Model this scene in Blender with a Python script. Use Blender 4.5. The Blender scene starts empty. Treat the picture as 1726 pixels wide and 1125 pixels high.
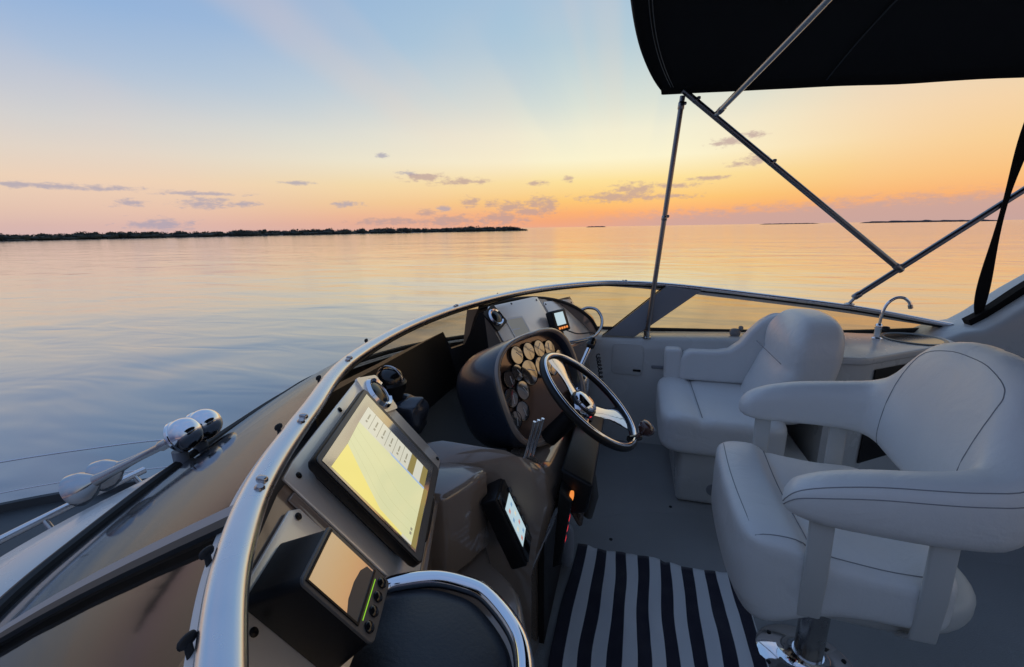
import bpy, bmesh, math, random
from mathutils import Vector as V, Matrix, noise
C = bpy.context
S = C.scene
COL = S.collection
R = math.radians
PI = math.pi
random.seed(7)

# ------------------------------------------------------------------ camera
cam = bpy.data.cameras.new('camera')
cam_o = bpy.data.objects.new('camera', cam)
COL.objects.link(cam_o)
cam.sensor_width = 36.0
cam.lens = 36.0 * 724.0 / 1726.0
cam.clip_start = 0.02
cam.clip_end = 90000.0
_th, _ro, _yaw = R(13.81), R(0.94), R(16.0)
cam_o.matrix_world = (Matrix.Translation((0, 0, 1.6)) @ Matrix.Rotation(_yaw, 4, 'Z')
                      @ Matrix.Rotation(PI / 2 - _th, 4, 'X') @ Matrix.Rotation(-_ro, 4, 'Z'))
S.camera = cam_o
S.view_settings.view_transform = 'Standard'
S.view_settings.look = 'None'
S.view_settings.exposure = 0.0
S.view_settings.gamma = 1.0
S.cycles.max_bounces = 10
S.cycles.transparent_max_bounces = 12
S.cycles.use_denoising = True
S.cycles.sample_clamp_indirect = 4.0


def lin(c):
    c = c / 255.0
    return c / 12.92 if c <= 0.04045 else ((c + 0.055) / 1.055) ** 2.4


def rgb(r, g, b, k=1.0):
    return (lin(r) * k, lin(g) * k, lin(b) * k, 1.0)


# ------------------------------------------------------------------ world: dusk sky, a function of direction only
W = bpy.data.worlds.new('World')
S.world = W
W.use_nodes = True
NT = W.node_tree
NT.nodes.clear()


def wn(t, **k):
    n = NT.nodes.new(t)
    for a, b in k.items():
        setattr(n, a, b)
    return n


def wl(a, b):
    NT.links.new(a, b)


def wmath(op, a, b=None, c=None, clamp=False):
    n = wn('ShaderNodeMath', operation=op, use_clamp=clamp)
    for i, v in enumerate((a, b, c)):
        if v is None:
            continue
        if isinstance(v, (int, float)):
            n.inputs[i].default_value = v
        else:
            wl(v, n.inputs[i])
    return n.outputs[0]


def wsmooth(v, lo, hi):
    n = wn('ShaderNodeMapRange', interpolation_type='SMOOTHSTEP')
    wl(v, n.inputs[0])
    n.inputs[1].default_value = lo
    n.inputs[2].default_value = hi
    return n.outputs[0]


def wmix(f, a, b):
    n = wn('ShaderNodeMix', data_type='RGBA')
    if isinstance(f, (int, float)):
        n.inputs[0].default_value = f
    else:
        wl(f, n.inputs[0])
    for s, v in ((6, a), (7, b)):
        if isinstance(v, tuple):
            n.inputs[s].default_value = v
        else:
            wl(v, n.inputs[s])
    return n.outputs[2]


tc = wn('ShaderNodeTexCoord')
sep = wn('ShaderNodeSeparateXYZ')
wl(tc.outputs['Generated'], sep.inputs[0])
elev = wmath('MULTIPLY', wmath('ARCSINE', sep.outputs[2]), 180 / PI)
azim = wmath('MULTIPLY', wmath('ARCTAN2', sep.outputs[0], sep.outputs[1]), 180 / PI)   # 0 = towards the set sun (+Y), + to the stern


def skyramp(stops):
    n = wn('ShaderNodeValToRGB')
    n.color_ramp.interpolation = 'EASE' if False else 'LINEAR'
    f = wmath('POWER', wmath('DIVIDE', wmath('MAXIMUM', elev, 0.0), 90.0), 0.5, clamp=True)
    wl(f, n.inputs[0])
    el = n.color_ramp.elements
    while len(el) > 1:
        el.remove(el[0])
    first = True
    for e, c in stops:
        p = (e / 90.0) ** 0.5
        if first:
            el[0].position = p
            el[0].color = rgb(*c)
            first = False
        else:
            x = el.new(p)
            x.color = rgb(*c)
    return n.outputs[0]


left = skyramp([(0, (212, 182, 182)), (.9, (221, 186, 178)), (2.4, (232, 199, 180)), (5, (240, 213, 188)), (7.5, (228, 216, 203)),
                (10, (212, 212, 212)), (14.8, (176, 195, 220)), (19.5, (148, 180, 222)), (30, (122, 162, 214)), (62, (132, 163, 212)), (90, (130, 162, 210))])
centre = skyramp([(0, (238, 170, 140)), (.8, (247, 170, 122)), (1.7, (253, 178, 116)), (3.2, (254, 202, 120)), (5.5, (255, 228, 158)),
                  (8, (255, 247, 210)), (11, (246, 242, 216)), (14, (222, 229, 218)), (20, (184, 208, 220)), (27, (162, 194, 222)),
                  (40, (130, 168, 216)), (62, (132, 163, 212)), (90, (130, 162, 210))])
right = skyramp([(0, (216, 168, 150)), (1, (236, 168, 132)), (2.2, (254, 178, 114)), (4.2, (254, 198, 132)), (7, (252, 211, 154)),
                 (10, (249, 216, 172)), (13, (238, 217, 186)), (18, (214, 208, 190)), (26, (170, 192, 212)), (40, (134, 168, 212)), (62, (132, 163, 212)), (90, (130, 162, 210))])
east = skyramp([(0, (60, 74, 106)), (5, (82, 92, 126)), (12, (98, 114, 152)), (25, (122, 144, 182)), (48, (130, 158, 204)), (62, (132, 163, 212)), (90, (130, 162, 210))])
absa = wmath('ABSOLUTE', azim)
s = wmix(wsmooth(azim, -66, -2), left, centre)
s = wmix(wsmooth(azim, 2, 32), s, right)
s = wmix(wmath('MAXIMUM', wsmooth(azim, 88, 155), wsmooth(wmath('MULTIPLY', azim, -1.0), 68, 140)), s, east)

# soft large-scale unevenness so the gradient is not mathematically clean
nz = wn('ShaderNodeTexNoise')
nz.inputs['Scale'].default_value = 3.0
nz.inputs['Detail'].default_value = 3.0
wl(tc.outputs['Generated'], nz.inputs[0])
s = wmix(wmath('MULTIPLY', wsmooth(nz.outputs[0], .45, .75), .10), s, rgb(255, 206, 190))

# faint crepuscular rays fanning out from where the sun went down
rphi = wmath('ARCTAN2', wmath('ADD', elev, 3.0), wmath('ADD', azim, 1.0))
rn = wn('ShaderNodeTexNoise', noise_dimensions='1D')
rn.inputs['Scale'].default_value = 2.6
rn.inputs['Detail'].default_value = 1.5
wl(rphi, rn.inputs['W'])
rw = wmath('MULTIPLY', wsmooth(elev, 6, 20), wmath('SUBTRACT', 1.0, wsmooth(absa, 45, 80)))
s = wmix(wmath('MULTIPLY', wmath('MULTIPLY', wsmooth(rn.outputs[0], .52, .66), rw), .20), s, rgb(255, 214, 184))
s = wmix(wmath('MULTIPLY', wmath('MULTIPLY', wmath('SUBTRACT', 1.0, wsmooth(rn.outputs[0], .34, .48)), rw), .17), s, rgb(150, 192, 224))

# small clouds low over the horizon: (azimuth, elevation, half width, half height) in degrees
cv = wn('ShaderNodeCombineXYZ')
wl(azim, cv.inputs[0])
wl(elev, cv.inputs[1])
cn = wn('ShaderNodeTexNoise')
cn.inputs['Scale'].default_value = 0.75
cn.inputs['Detail'].default_value = 5.0
cn.inputs['Roughness'].default_value = 0.68
cm = wn('ShaderNodeVectorMath', operation='MULTIPLY')
cm.inputs[1].default_value = (1.0, 2.4, 1.0)
wl(cv.outputs[0], cm.inputs[0])
wl(cm.outputs[0], cn.inputs[0])


def cloud_field(blobs):
    acc = None
    for (a, e, wa, we) in blobs:
        sb = wn('ShaderNodeVectorMath', operation='SUBTRACT')
        wl(cv.outputs[0], sb.inputs[0])
        sb.inputs[1].default_value = (a, e, 0)
        ml = wn('ShaderNodeVectorMath', operation='MULTIPLY')
        wl(sb.outputs[0], ml.inputs[0])
        ml.inputs[1].default_value = (1 / wa, 1 / we, 0)
        ln = wn('ShaderNodeVectorMath', operation='LENGTH')
        wl(ml.outputs[0], ln.inputs[0])
        v = wmath('SUBTRACT', 1.0, ln.outputs['Value'])
        acc = v if acc is None else wmath('MAXIMUM', acc, v)
    return acc


CLOUD_COOL = [(-61, 4.25, 8, .30), (-50.5, 4.0, 5, .24), (-50.2, 3.05, 2.6, .6), (-47.2, 3.0, 2.0, .42), (-56.3, 3.0, 1.6, .4),
              (-36, 3.1, 1.9, .4), (-24.5, 2.5, 1.0, .55), (-28.5, 6.7, 1.4, .3), (-41, 5.4, 1.6, .3), (-31.5, 8.6, .8, .35),
              (-54, .9, 3, .7)]
CLOUD_WARM = [(-26.5, 6.2, 3.0, .55), (-22.2, 5.7, 3.6, .5), (-21, 3.3, 1.3, .7), (-18.5, 3.0, 1.1, .5), (-15.7, 2.6, 2.6, .9), (-12.6, 2.9, 1.7, 1.1), (-10.6, 2.7, 1.0, 1.2), (-13, 2.0, 3.4, .7),
              (-12.5, 5.4, 1.6, .35), (-8.6, 5.8, .8, .4),
              (-2.5, 3.5, 5.0, .75), (-.5, 4.3, 3.4, .9), (4.2, 4.6, 3.2, .32), (7.5, 5.2, 2.4, .28), (2.5, 3.4, 4.6, .35),
              (9.3, 8.9, 2.2, .55), (11.5, 9.4, 1.6, .4), (12.3, 6.9, 1.4, .6), (10.6, 6.5, 1.4, .3), (-31, 1.0, 5, .55), (-24, 1.0, 5, .8), (-17, 1.2, 4, .9), (-26.5, 2.0, 1.2, .5)]


def cloud_mask(blobs, lo, hi):
    f = wmath('ADD', cloud_field(blobs), wmath('MULTIPLY', wmath('SUBTRACT', cn.outputs[0], .5), 3.4))
    return wsmooth(f, lo, hi)


s = wmix(wmath('MULTIPLY', cloud_mask(CLOUD_COOL, -.15, .85), .72), s, rgb(166, 162, 182))
s = wmix(wmath('MULTIPLY', cloud_mask(CLOUD_WARM, -.15, .85), .75), s, rgb(188, 160, 158))
# long mauve bank lying on the horizon towards the stern
bk = wmath('ADD', wmath('SUBTRACT', elev, wmath('MULTIPLY', wsmooth(azim, -2, 34), 1.0)), wmath('MULTIPLY', wmath('SUBTRACT', cn.outputs[0], .5), -3.2))
bank = wmath('MULTIPLY', wmath('SUBTRACT', 1.0, wsmooth(bk, .5, 2.1)), wsmooth(azim, -12, 6))
s = wmix(wmath('MULTIPLY', bank, .82), s, rgb(200, 168, 163))

nish = wn('ShaderNodeTexSky', sky_type='NISHITA')
nish.sun_disc = False
nish.sun_elevation = R(1.0)
nish.sun_rotation = R(0.0)
bgA = wn('ShaderNodeBackground')
wl(s, bgA.inputs[0])
bgA.inputs[1].default_value = 1.0
bgB = wn('ShaderNodeBackground')
wl(nish.outputs[0], bgB.inputs[0])
bgB.inputs[1].default_value = 0.05
ms = wn('ShaderNodeMixShader')
ms.inputs[0].default_value = 0.04
wl(bgA.outputs[0], ms.inputs[1])
wl(bgB.outputs[0], ms.inputs[2])
wo = wn('ShaderNodeOutputWorld')
wl(ms.outputs[0], wo.inputs[0])

# the sun has just gone: a weak, very soft warm glow from the sunset side
sl = bpy.data.lights.new('sun', 'SUN')
sl.energy = 0.04
sl.angle = R(70)
sl.color = (1.0, .72, .45)
sun = bpy.data.objects.new('sun', sl)
COL.objects.link(sun)
sun.rotation_euler = (R(-86), 0, 0)      # shines from +Y, just above the horizon


# ------------------------------------------------------------------ materials
def mat(name, base, rough=.5, metal=0.0, bump=0.0, bscale=60.0, var=0.0, vscale=4.0, coat=0.0, spec=.5, emit=None, estr=1.0, sheen=0.0, rvar=0.0):
    m = bpy.data.materials.new(name)
    m.use_nodes = True
    nt = m.node_tree
    b = nt.nodes['Principled BSDF']
    base = tuple(base) + ((1.0,) if len(base) == 3 else ())
    b.inputs['Base Color'].default_value = base
    b.inputs['Roughness'].default_value = rough
    b.inputs['Metallic'].default_value = metal
    b.inputs['Coat Weight'].default_value = coat
    b.inputs['Coat Roughness'].default_value = .06
    b.inputs['Specular IOR Level'].default_value = spec
    b.inputs['Sheen Weight'].default_value = sheen
    if emit:
        b.inputs['Emission Color'].default_value = emit
        b.inputs['Emission Strength'].default_value = estr
    tcn = nt.nodes.new('ShaderNodeTexCoord')
    if var or rvar:
        n = nt.nodes.new('ShaderNodeTexNoise')
        n.inputs['Scale'].default_value = vscale
        n.inputs['Detail'].default_value = 6
        nt.links.new(tcn.outputs['Object'], n.inputs[0])
        if var:
            mx = nt.nodes.new('ShaderNodeMix')
            mx.data_type = 'RGBA'
            mx.inputs[6].default_value = tuple(x * (1 - var) for x in base[:3]) + (1,)
            mx.inputs[7].default_value = tuple(min(1, x * (1 + var)) for x in base[:3]) + (1,)
            nt.links.new(n.outputs[0], mx.inputs[0])
            nt.links.new(mx.outputs[2], b.inputs['Base Color'])
        if rvar:
            mr = nt.nodes.new('ShaderNodeMapRange')
            mr.inputs[1].default_value = .3
            mr.inputs[2].default_value = .7
            mr.inputs[3].default_value = max(0, rough - rvar)
            mr.inputs[4].default_value = rough + rvar
            nt.links.new(n.outputs[0], mr.inputs[0])
            nt.links.new(mr.outputs[0], b.inputs['Roughness'])
    if bump:
        n2 = nt.nodes.new('ShaderNodeTexNoise')
        n2.inputs['Scale'].default_value = bscale
        n2.inputs['Detail'].default_value = 4
        bp = nt.nodes.new('ShaderNodeBump')
        bp.inputs['Strength'].default_value = bump
        bp.inputs['Distance'].default_value = .004
        nt.links.new(tcn.outputs['Object'], n2.inputs[0])
        nt.links.new(n2.outputs[0], bp.inputs['Height'])
        nt.links.new(bp.outputs[0], b.inputs['Normal'])
    return m


M = {}
M['gelcoat'] = mat('white_gelcoat', (.62, .62, .60), .28, var=.05, vscale=2.5, rvar=.08)
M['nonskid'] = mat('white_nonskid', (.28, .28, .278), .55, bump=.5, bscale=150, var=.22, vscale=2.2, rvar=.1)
M['vinyl'] = mat('white_vinyl', (.80, .80, .79), .36, bump=.18, bscale=190, var=.04, vscale=5, rvar=.06)
def crease(m, scale, strength):
    nt = m.node_tree
    b = nt.nodes['Principled BSDF']
    old = b.inputs['Normal'].links[0].from_socket
    t_ = nt.nodes.new('ShaderNodeTexCoord')
    n_ = nt.nodes.new('ShaderNodeTexNoise')
    n_.inputs['Scale'].default_value = scale
    n_.inputs['Detail'].default_value = 3
    n_.inputs['Distortion'].default_value = 1.6
    nt.links.new(t_.outputs['Object'], n_.inputs[0])
    p_ = nt.nodes.new('ShaderNodeBump')
    p_.inputs['Strength'].default_value = strength
    p_.inputs['Distance'].default_value = .02
    nt.links.new(n_.outputs[0], p_.inputs['Height'])
    nt.links.new(old, p_.inputs['Normal'])
    nt.links.new(p_.outputs[0], b.inputs['Normal'])


crease(M['vinyl'], 7.0, .22)
M['stitch'] = mat('grey_stitching', (.27, .275, .29), .8)
M['shell'] = mat('white_moulded_plastic', (.60, .60, .58), .42, var=.04)
M['brown'] = mat('dark_bronze_gelcoat', (.26, .20, .155), .13, var=.10, vscale=3, coat=1.0, rvar=.04, bump=.03, bscale=14)
M['darkdash'] = mat('matt_dark_dash', (.014, .012, .011), .5, var=.2, spec=.35)
M['black'] = mat('black_plastic', (.008, .008, .009), .42, bump=.05, bscale=200, rvar=.06, spec=.3)
M['blackgloss'] = mat('black_gloss_plastic', (.008, .008, .009), .12)
M['blackvinyl'] = mat('black_vinyl', (.022, .030, .046), .30, coat=.35, bump=.16, bscale=170, rvar=.07)
M['padvinyl'] = mat('navy_pad_vinyl', (.012, .015, .022), .48, bump=.16, bscale=170, rvar=.07)
M['rubber'] = mat('black_rubber', (.010, .010, .011), .6)
M['canvas'] = mat('black_canvas', (.012, .010, .009), .85, bump=.3, bscale=420, var=.15, vscale=8, spec=.2)
M['chrome'] = mat('polished_chrome', (.80, .80, .82), .06, 1.0)
M['steel'] = mat('stainless_steel', (.46, .45, .44), .24, 1.0, rvar=.06, vscale=20)
M['bellsteel'] = mat('bright_steel', (.50, .50, .51), .13, 1.0, rvar=.03, vscale=20)
M['darksteel'] = mat('dull_steel', (.26, .26, .27), .30, 1.0, rvar=.06, vscale=20)
M['alu'] = mat('satin_aluminium', (.70, .70, .71), .27, 1.0, var=.04, vscale=12, rvar=.05)
M['greybar'] = mat('grey_powder_coat', (.23, .24, .26), .42, var=.06)
M['panel'] = mat('champagne_panel', (.95, .87, .76), .36, .40, var=.02, vscale=2.5, rvar=.04, coat=.6)
M['copper'] = mat('bronze_gauge_panel', (.20, .13, .10), .16, .55, var=.1)
M['navy'] = mat('navy_cloth', (.006, .006, .022), .95, sheen=.1)
M['gaugeface'] = mat('gauge_face', (.02, .02, .02), .35)
M['white'] = mat('white_plastic', (.75, .75, .73), .45)
M['greyplastic'] = mat('dark_grey_plastic', (.10, .097, .092), .34, rvar=.06)
M['float'] = mat('grey_foam', (.30, .31, .34), .7)
M['knobwood'] = mat('dark_wood', (.07, .03, .025), .18, coat=.6)
M['lcd'] = mat('sunlit_lcd', (.66, .65, .62), .09, .8)
M['gaugeglass'] = mat('gauge_glass', (.40, .38, .36), .07, .85)
M['paper'] = mat('printed_card', (.72, .68, .52), .35)
M['rope'] = mat('black_cord', (.01, .01, .01), .8)
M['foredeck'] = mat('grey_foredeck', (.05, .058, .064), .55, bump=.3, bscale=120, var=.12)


def emat(name, c, k=1.0, rough=.12):
    return mat(name, (.02, .02, .02), rough, emit=c, estr=k)


M['scr_yellow'] = emat('screen_yellow', rgb(253, 238, 140), .84)
M['scr_cream'] = emat('screen_cream', rgb(232, 232, 182), .84)
M['scr_white'] = emat('screen_white', rgb(226, 224, 205), .85)
M['scr_olive'] = emat('screen_olive', rgb(158, 142, 84), .8)
M['scr_blue'] = emat('screen_blue', rgb(176, 200, 232), .85)
M['scr_pale'] = emat('screen_pale', rgb(190, 215, 225), .9)
M['scr_contour'] = emat('screen_contour', rgb(214, 212, 160), .84)
M['scr_line'] = emat('screen_line', rgb(168, 164, 142), .8)
M['led_red'] = emat('red_lamp', rgb(235, 50, 60), .9)
M['led_amber'] = emat('amber_lamp', rgb(255, 150, 70), .9)
M['led_green'] = emat('green_lamp', rgb(150, 220, 40), .9)
M['scr_red'] = emat('screen_red', rgb(214, 150, 140), .8)
M['scr_sky'] = emat('screen_sky', rgb(140, 180, 214), .8)


def glass_mat(name, tint, dirt=0.05):
    m = bpy.data.materials.new(name)
    m.use_nodes = True
    nt = m.node_tree
    nt.nodes.clear()
    N = nt.nodes.new
    L = nt.links.new
    lw = N('ShaderNodeLayerWeight')
    lw.inputs[0].default_value = .5
    p = N('ShaderNodeMath')
    p.operation = 'POWER'
    L(lw.outputs['Facing'], p.inputs[0])
    p.inputs[1].default_value = 4.6
    ma = N('ShaderNodeMath')
    ma.operation = 'MULTIPLY_ADD'
    L(p.outputs[0], ma.inputs[0])
    ma.inputs[1].default_value = .68
    ma.inputs[2].default_value = .06
    tr = N('ShaderNodeBsdfTransparent')
    tr.inputs[0].default_value = tint
    gl = N('ShaderNodeBsdfGlossy')
    gl.inputs['Roughness'].default_value = .06
    gl.inputs[0].default_value = (.80, .84, .90, 1)
    df = N('ShaderNodeBsdfDiffuse')
    df.inputs[0].default_value = (.35, .30, .26, 1)
    t2 = N('ShaderNodeTexCoord')
    nz2 = N('ShaderNodeTexNoise')
    nz2.inputs['Scale'].default_value = 4.5
    nz2.inputs['Detail'].default_value = 7
    L(t2.outputs['Object'], nz2.inputs[0])
    mr = N('ShaderNodeMapRange')
    mr.inputs[1].default_value = .45
    mr.inputs[2].default_value = .8
    mr.inputs[3].default_value = dirt * .3
    mr.inputs[4].default_value = dirt * 3
    L(nz2.outputs[0], mr.inputs[0])
    m0 = N('ShaderNodeMixShader')
    L(mr.outputs[0], m0.inputs[0])
    L(tr.outputs[0], m0.inputs[1])
    L(df.outputs[0], m0.inputs[2])
    m1 = N('ShaderNodeMixShader')
    L(ma.outputs[0], m1.inputs[0])
    L(m0.outputs[0], m1.inputs[1])
    L(gl.outputs[0], m1.inputs[2])
    o = N('ShaderNodeOutputMaterial')
    L(m1.outputs[0], o.inputs[0])
    return m


M['tint'] = glass_mat('smoked_acrylic', (.90, .70, .47, 1), .05)
M['clear'] = glass_mat('clear_glass', (.92, .92, .92, 1), .01)


M['smoke'] = glass_mat('smoked_grey_acrylic', (.34, .34, .34, 1), .02)


def towel_mat():
    m = mat('striped_towel', (.6, .6, .62), .95, bump=.5, bscale=500, sheen=.2)
    nt = m.node_tree
    b = nt.nodes['Principled BSDF']
    uvn = nt.nodes.new('ShaderNodeUVMap')
    sp = nt.nodes.new('ShaderNodeSeparateXYZ')
    nt.links.new(uvn.outputs[0], sp.inputs[0])
    mu = nt.nodes.new('ShaderNodeMath')
    mu.operation = 'MULTIPLY'
    mu.inputs[1].default_value = 7.55
    nt.links.new(sp.outputs[0], mu.inputs[0])
    fr = nt.nodes.new('ShaderNodeMath')
    fr.operation = 'FRACT'
    nt.links.new(mu.outputs[0], fr.inputs[0])
    st = nt.nodes.new('ShaderNodeMapRange')
    st.inputs[1].default_value = .49
    st.inputs[2].default_value = .51
    nt.links.new(fr.outputs[0], st.inputs[0])
    mx = nt.nodes.new('ShaderNodeMix')
    mx.data_type = 'RGBA'
    mx.inputs[6].default_value = (.007, .006, .022, 1)
    mx.inputs[7].default_value = (.66, .67, .69, 1)
    nt.links.new(st.outputs[0], mx.inputs[0])
    nt.links.new(mx.outputs[2], b.inputs['Base Color'])
    return m


M['towel'] = towel_mat()


def water_mat():
    m = bpy.data.materials.new('sea_water')
    m.use_nodes = True
    nt = m.node_tree
    nt.nodes.clear()
    N = nt.nodes.new
    L = nt.links.new
    t = N('ShaderNodeTexCoord')
    geo = N('ShaderNodeNewGeometry')

    def nse(scale, sx, sy, rot, det, rough=.5, dist=0.0):
        mp = N('ShaderNodeMapping')
        mp.inputs['Scale'].default_value = (sx, sy, 1)
        mp.inputs['Rotation'].default_value = (0, 0, rot)
        L(geo.outputs['Position'], mp.inputs[0])
        n = N('ShaderNodeTexNoise')
        n.inputs['Scale'].default_value = scale
        n.inputs['Detail'].default_value = det
        n.inputs['Roughness'].default_value = rough
        n.inputs['Distortion'].default_value = dist
        L(mp.outputs[0], n.inputs[0])
        return n.outputs[0]

    a = nse(.55, .38, 1.0, R(10), 2.0, .45, .6)
    b = nse(.16, .5, 1.0, R(-14), 2.0, .5, .4)
    c = nse(.030, .35, 1.0, R(4), 3.0, .5, .5)

    def mth(op, x, y, z=None):
        n = N('ShaderNodeMath')
        n.operation = op
        for i, v in enumerate((x, y, z)):
            if v is None:
                continue
            if isinstance(v, (int, float)):
                n.inputs[i].default_value = v
            else:
                L(v, n.inputs[i])
        return n.outputs[0]

    calm = N('ShaderNodeMapRange')                    # cat's paws: patches of calmer and of livelier water
    calm.inputs[1].default_value = .35
    calm.inputs[2].default_value = .62
    calm.inputs[3].default_value = .35
    calm.inputs[4].default_value = 1.15
    L(nse(.02, .3, 1, R(8), 2, .5), calm.inputs[0])
    h = mth('ADD', mth('MULTIPLY', mth('MULTIPLY', a, calm.outputs[0]), .15), mth('ADD', mth('MULTIPLY', b, .30), mth('MULTIPLY', c, .75)))
    bp = N('ShaderNodeBump')
    bp.inputs['Strength'].default_value = .50
    bp.inputs['Distance'].default_value = 1.0
    L(h, bp.inputs['Height'])
    lw = N('ShaderNodeLayerWeight')
    lw.inputs[0].default_value = .5
    L(bp.outputs[0], lw.inputs['Normal'])
    f = mth('MULTIPLY_ADD', mth('POWER', lw.outputs['Facing'], 2.2), .96, .03)
    df = N('ShaderNodeBsdfDiffuse')
    df.inputs[0].default_value = (.060, .074, .098, 1)
    gl = N('ShaderNodeBsdfGlossy')
    gl.inputs['Roughness'].default_value = .10
    gl.inputs[0].default_value = (1.0, .99, .98, 1)
    L(bp.outputs[0], gl.inputs['Normal'])
    mx = N('ShaderNodeMixShader')
    L(f, mx.inputs[0])
    L(df.outputs[0], mx.inputs[1])
    L(gl.outputs[0], mx.inputs[2])
    o = N('ShaderNodeOutputMaterial')
    L(mx.outputs[0], o.inputs[0])
    return m


M['water'] = water_mat()
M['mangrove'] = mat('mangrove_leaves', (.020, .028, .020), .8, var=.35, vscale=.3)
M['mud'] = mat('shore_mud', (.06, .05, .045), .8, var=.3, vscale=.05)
M['farisle'] = mat('hazed_mangrove', (.10, .085, .09), .9, var=.15, vscale=.01)  # distance haze painted in as a lighter, greyer base


# ------------------------------------------------------------------ mesh helpers
class MB:
    def __init__(s):
        s.v, s.f, s.m = [], [], []

    def add(s, vf, mi=0, tf=None):
        vs, fs = vf
        o = len(s.v)
        for p in vs:
            p = V(p)
            s.v.append(tf @ p if tf is not None else p)
        for f in fs:
            s.f.append(tuple(i + o for i in f))
            s.m.append(mi)
        return s

    def build(s, name, mats, parent=None, smooth=True, ang=40, bevel=0.0, bseg=3, tf=None):
        me = bpy.data.meshes.new(name)
        me.from_pydata([tuple(p) for p in s.v], [], s.f)
        if not isinstance(mats, (list, tuple)):
            mats = [mats]
        for m in mats:
            me.materials.append(m)
        for p, i in zip(me.polygons, s.m):
            p.material_index = i
            p.use_smooth = smooth
        bm = bmesh.new()
        bm.from_mesh(me)
        bmesh.ops.recalc_face_normals(bm, faces=bm.faces)
        if smooth:
            for e in bm.edges:
                if len(e.link_faces) == 2 and e.calc_face_angle(0) > R(ang):
                    e.smooth = False
        bm.to_mesh(me)
        bm.free()
        o = bpy.data.objects.new(name, me)
        COL.objects.link(o)
        if bevel:
            b = o.modifiers.new('bevel', 'BEVEL')
            b.width = bevel
            b.segments = bseg
            b.limit_method = 'ANGLE'
            b.angle_limit = R(35)
            if smooth:
                for e in me.edges:
                    e.use_edge_sharp = False
                b.harden_normals = False
        if parent is not None:
            o.parent = parent
        if tf is not None:
            o.matrix_local = tf
        return o


def box(c, s):
    x, y, z = s[0] / 2, s[1] / 2, s[2] / 2
    vs = [(c[0] + i * x, c[1] + j * y, c[2] + k * z) for k in (-1, 1) for j in (-1, 1) for i in (-1, 1)]
    return vs, [(0, 2, 3, 1), (4, 5, 7, 6), (0, 1, 5, 4), (2, 6, 7, 3), (0, 4, 6, 2), (1, 3, 7, 5)]


def sbox(c, s, p=6.0, n=12, deform=None):
    """Soft cushion box: a subdivided cube pulled to a super-ellipsoid."""
    vs, idx, fs = [], {}, []

    def vert(q):
        k = tuple(round(t, 5) for t in q)
        if k not in idx:
            l = sum(abs(t) ** p for t in q) ** (1 / p)
            w = V((q[0] / l * s[0] / 2, q[1] / l * s[1] / 2, q[2] / l * s[2] / 2))
            if deform:
                w = deform(w)
            idx[k] = len(vs)
            vs.append(w + V(c))
        return idx[k]

    g = [math.sin(PI / 2 * (2 * i / n - 1)) * .35 + (2 * i / n - 1) * .65 for i in range(n + 1)]
    for ax in range(3):
        for sg in (-1, 1):
            for i in range(n):
                for j in range(n):
                    qd = []
                    for (a, b) in ((i, j), (i + 1, j), (i + 1, j + 1), (i, j + 1)):
                        q = [0, 0, 0]
                        q[ax] = sg
                        q[(ax + 1) % 3] = g[a]
                        q[(ax + 2) % 3] = g[b]
                        qd.append(vert(q))
                    fs.append(tuple(qd if sg > 0 else qd[::-1]))
    return vs, fs


def spline(pts, n, closed=False):
    pts = [V(p) for p in pts]
    out = []
    m = len(pts)
    segs = m if closed else m - 1
    for i in range(segs):
        p1, p2 = pts[i], pts[(i + 1) % m]
        p0 = pts[(i - 1) % m] if (closed or i > 0) else p1 * 2 - p2
        p3 = pts[(i + 2) % m] if (closed or i < m - 2) else p2 * 2 - p1
        for k in range(n):
            t = k / n
            out.append(.5 * ((2 * p1) + (p2 - p0) * t + (2 * p0 - 5 * p1 + 4 * p2 - p3) * t * t + (3 * p1 - p0 - 3 * p2 + p3) * t ** 3))
    if not closed:
        out.append(pts[-1])
    return out


def loft(rings, closed=True, caps=True, loop=False):
    vs, fs = [], []
    n = len(rings[0])
    for r in rings:
        vs += [V(p) for p in r]
    k = len(rings)
    for i in range(k if loop else k - 1):
        a, b = i * n, ((i + 1) % k) * n
        for j in range(n if closed else n - 1):
            j2 = (j + 1) % n
            fs.append((a + j, a + j2, b + j2, b + j))
    if caps and closed and not loop:
        fs.append(tuple(range(n))[::-1])
        fs.append(tuple((k - 1) * n + j for j in range(n)))
    return vs, fs


def tube(path, r, n=10, closed=False, sec=None):
    path = [V(p) for p in path]
    m = len(path)
    T = []
    for i in range(m):
        a = path[(i - 1) % m] if (closed or i > 0) else path[i]
        b = path[(i + 1) % m] if (closed or i < m - 1) else path[i]
        T.append((b - a).normalized())
    up = V((0, 0, 1)) if abs(T[0].z) < .9 else V((1, 0, 0))
    u = T[0].cross(up).normalized()
    rings = []
    for i in range(m):
        u = (u - T[i] * u.dot(T[i])).normalized()
        w = T[i].cross(u)
        ri = r[i] if isinstance(r, (list, tuple)) else r
        if sec:
            rings.append([path[i] + u * (x * ri) + w * (y * ri) for x, y in sec])
        else:
            rings.append([path[i] + u * (math.cos(2 * PI * k / n) * ri) + w * (math.sin(2 * PI * k / n) * ri) for k in range(n)])
    return loft(rings, True, True, closed)


def lathe(prof, n=32, origin=(0, 0, 0), axis=(0, 0, 1)):
    """prof: list of (radius, height) along axis."""
    q = V((0, 0, 1)).rotation_difference(V(axis).normalized())
    rings = []
    for r, h in prof:
        r = max(r, 1e-5)
        rings.append([V(origin) + q @ V((r * math.cos(2 * PI * k / n), r * math.sin(2 * PI * k / n), h)) for k in range(n)])
    return loft(rings)


def cyl(a, b, r, n=16):
    return tube([a, b], r, n)


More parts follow.
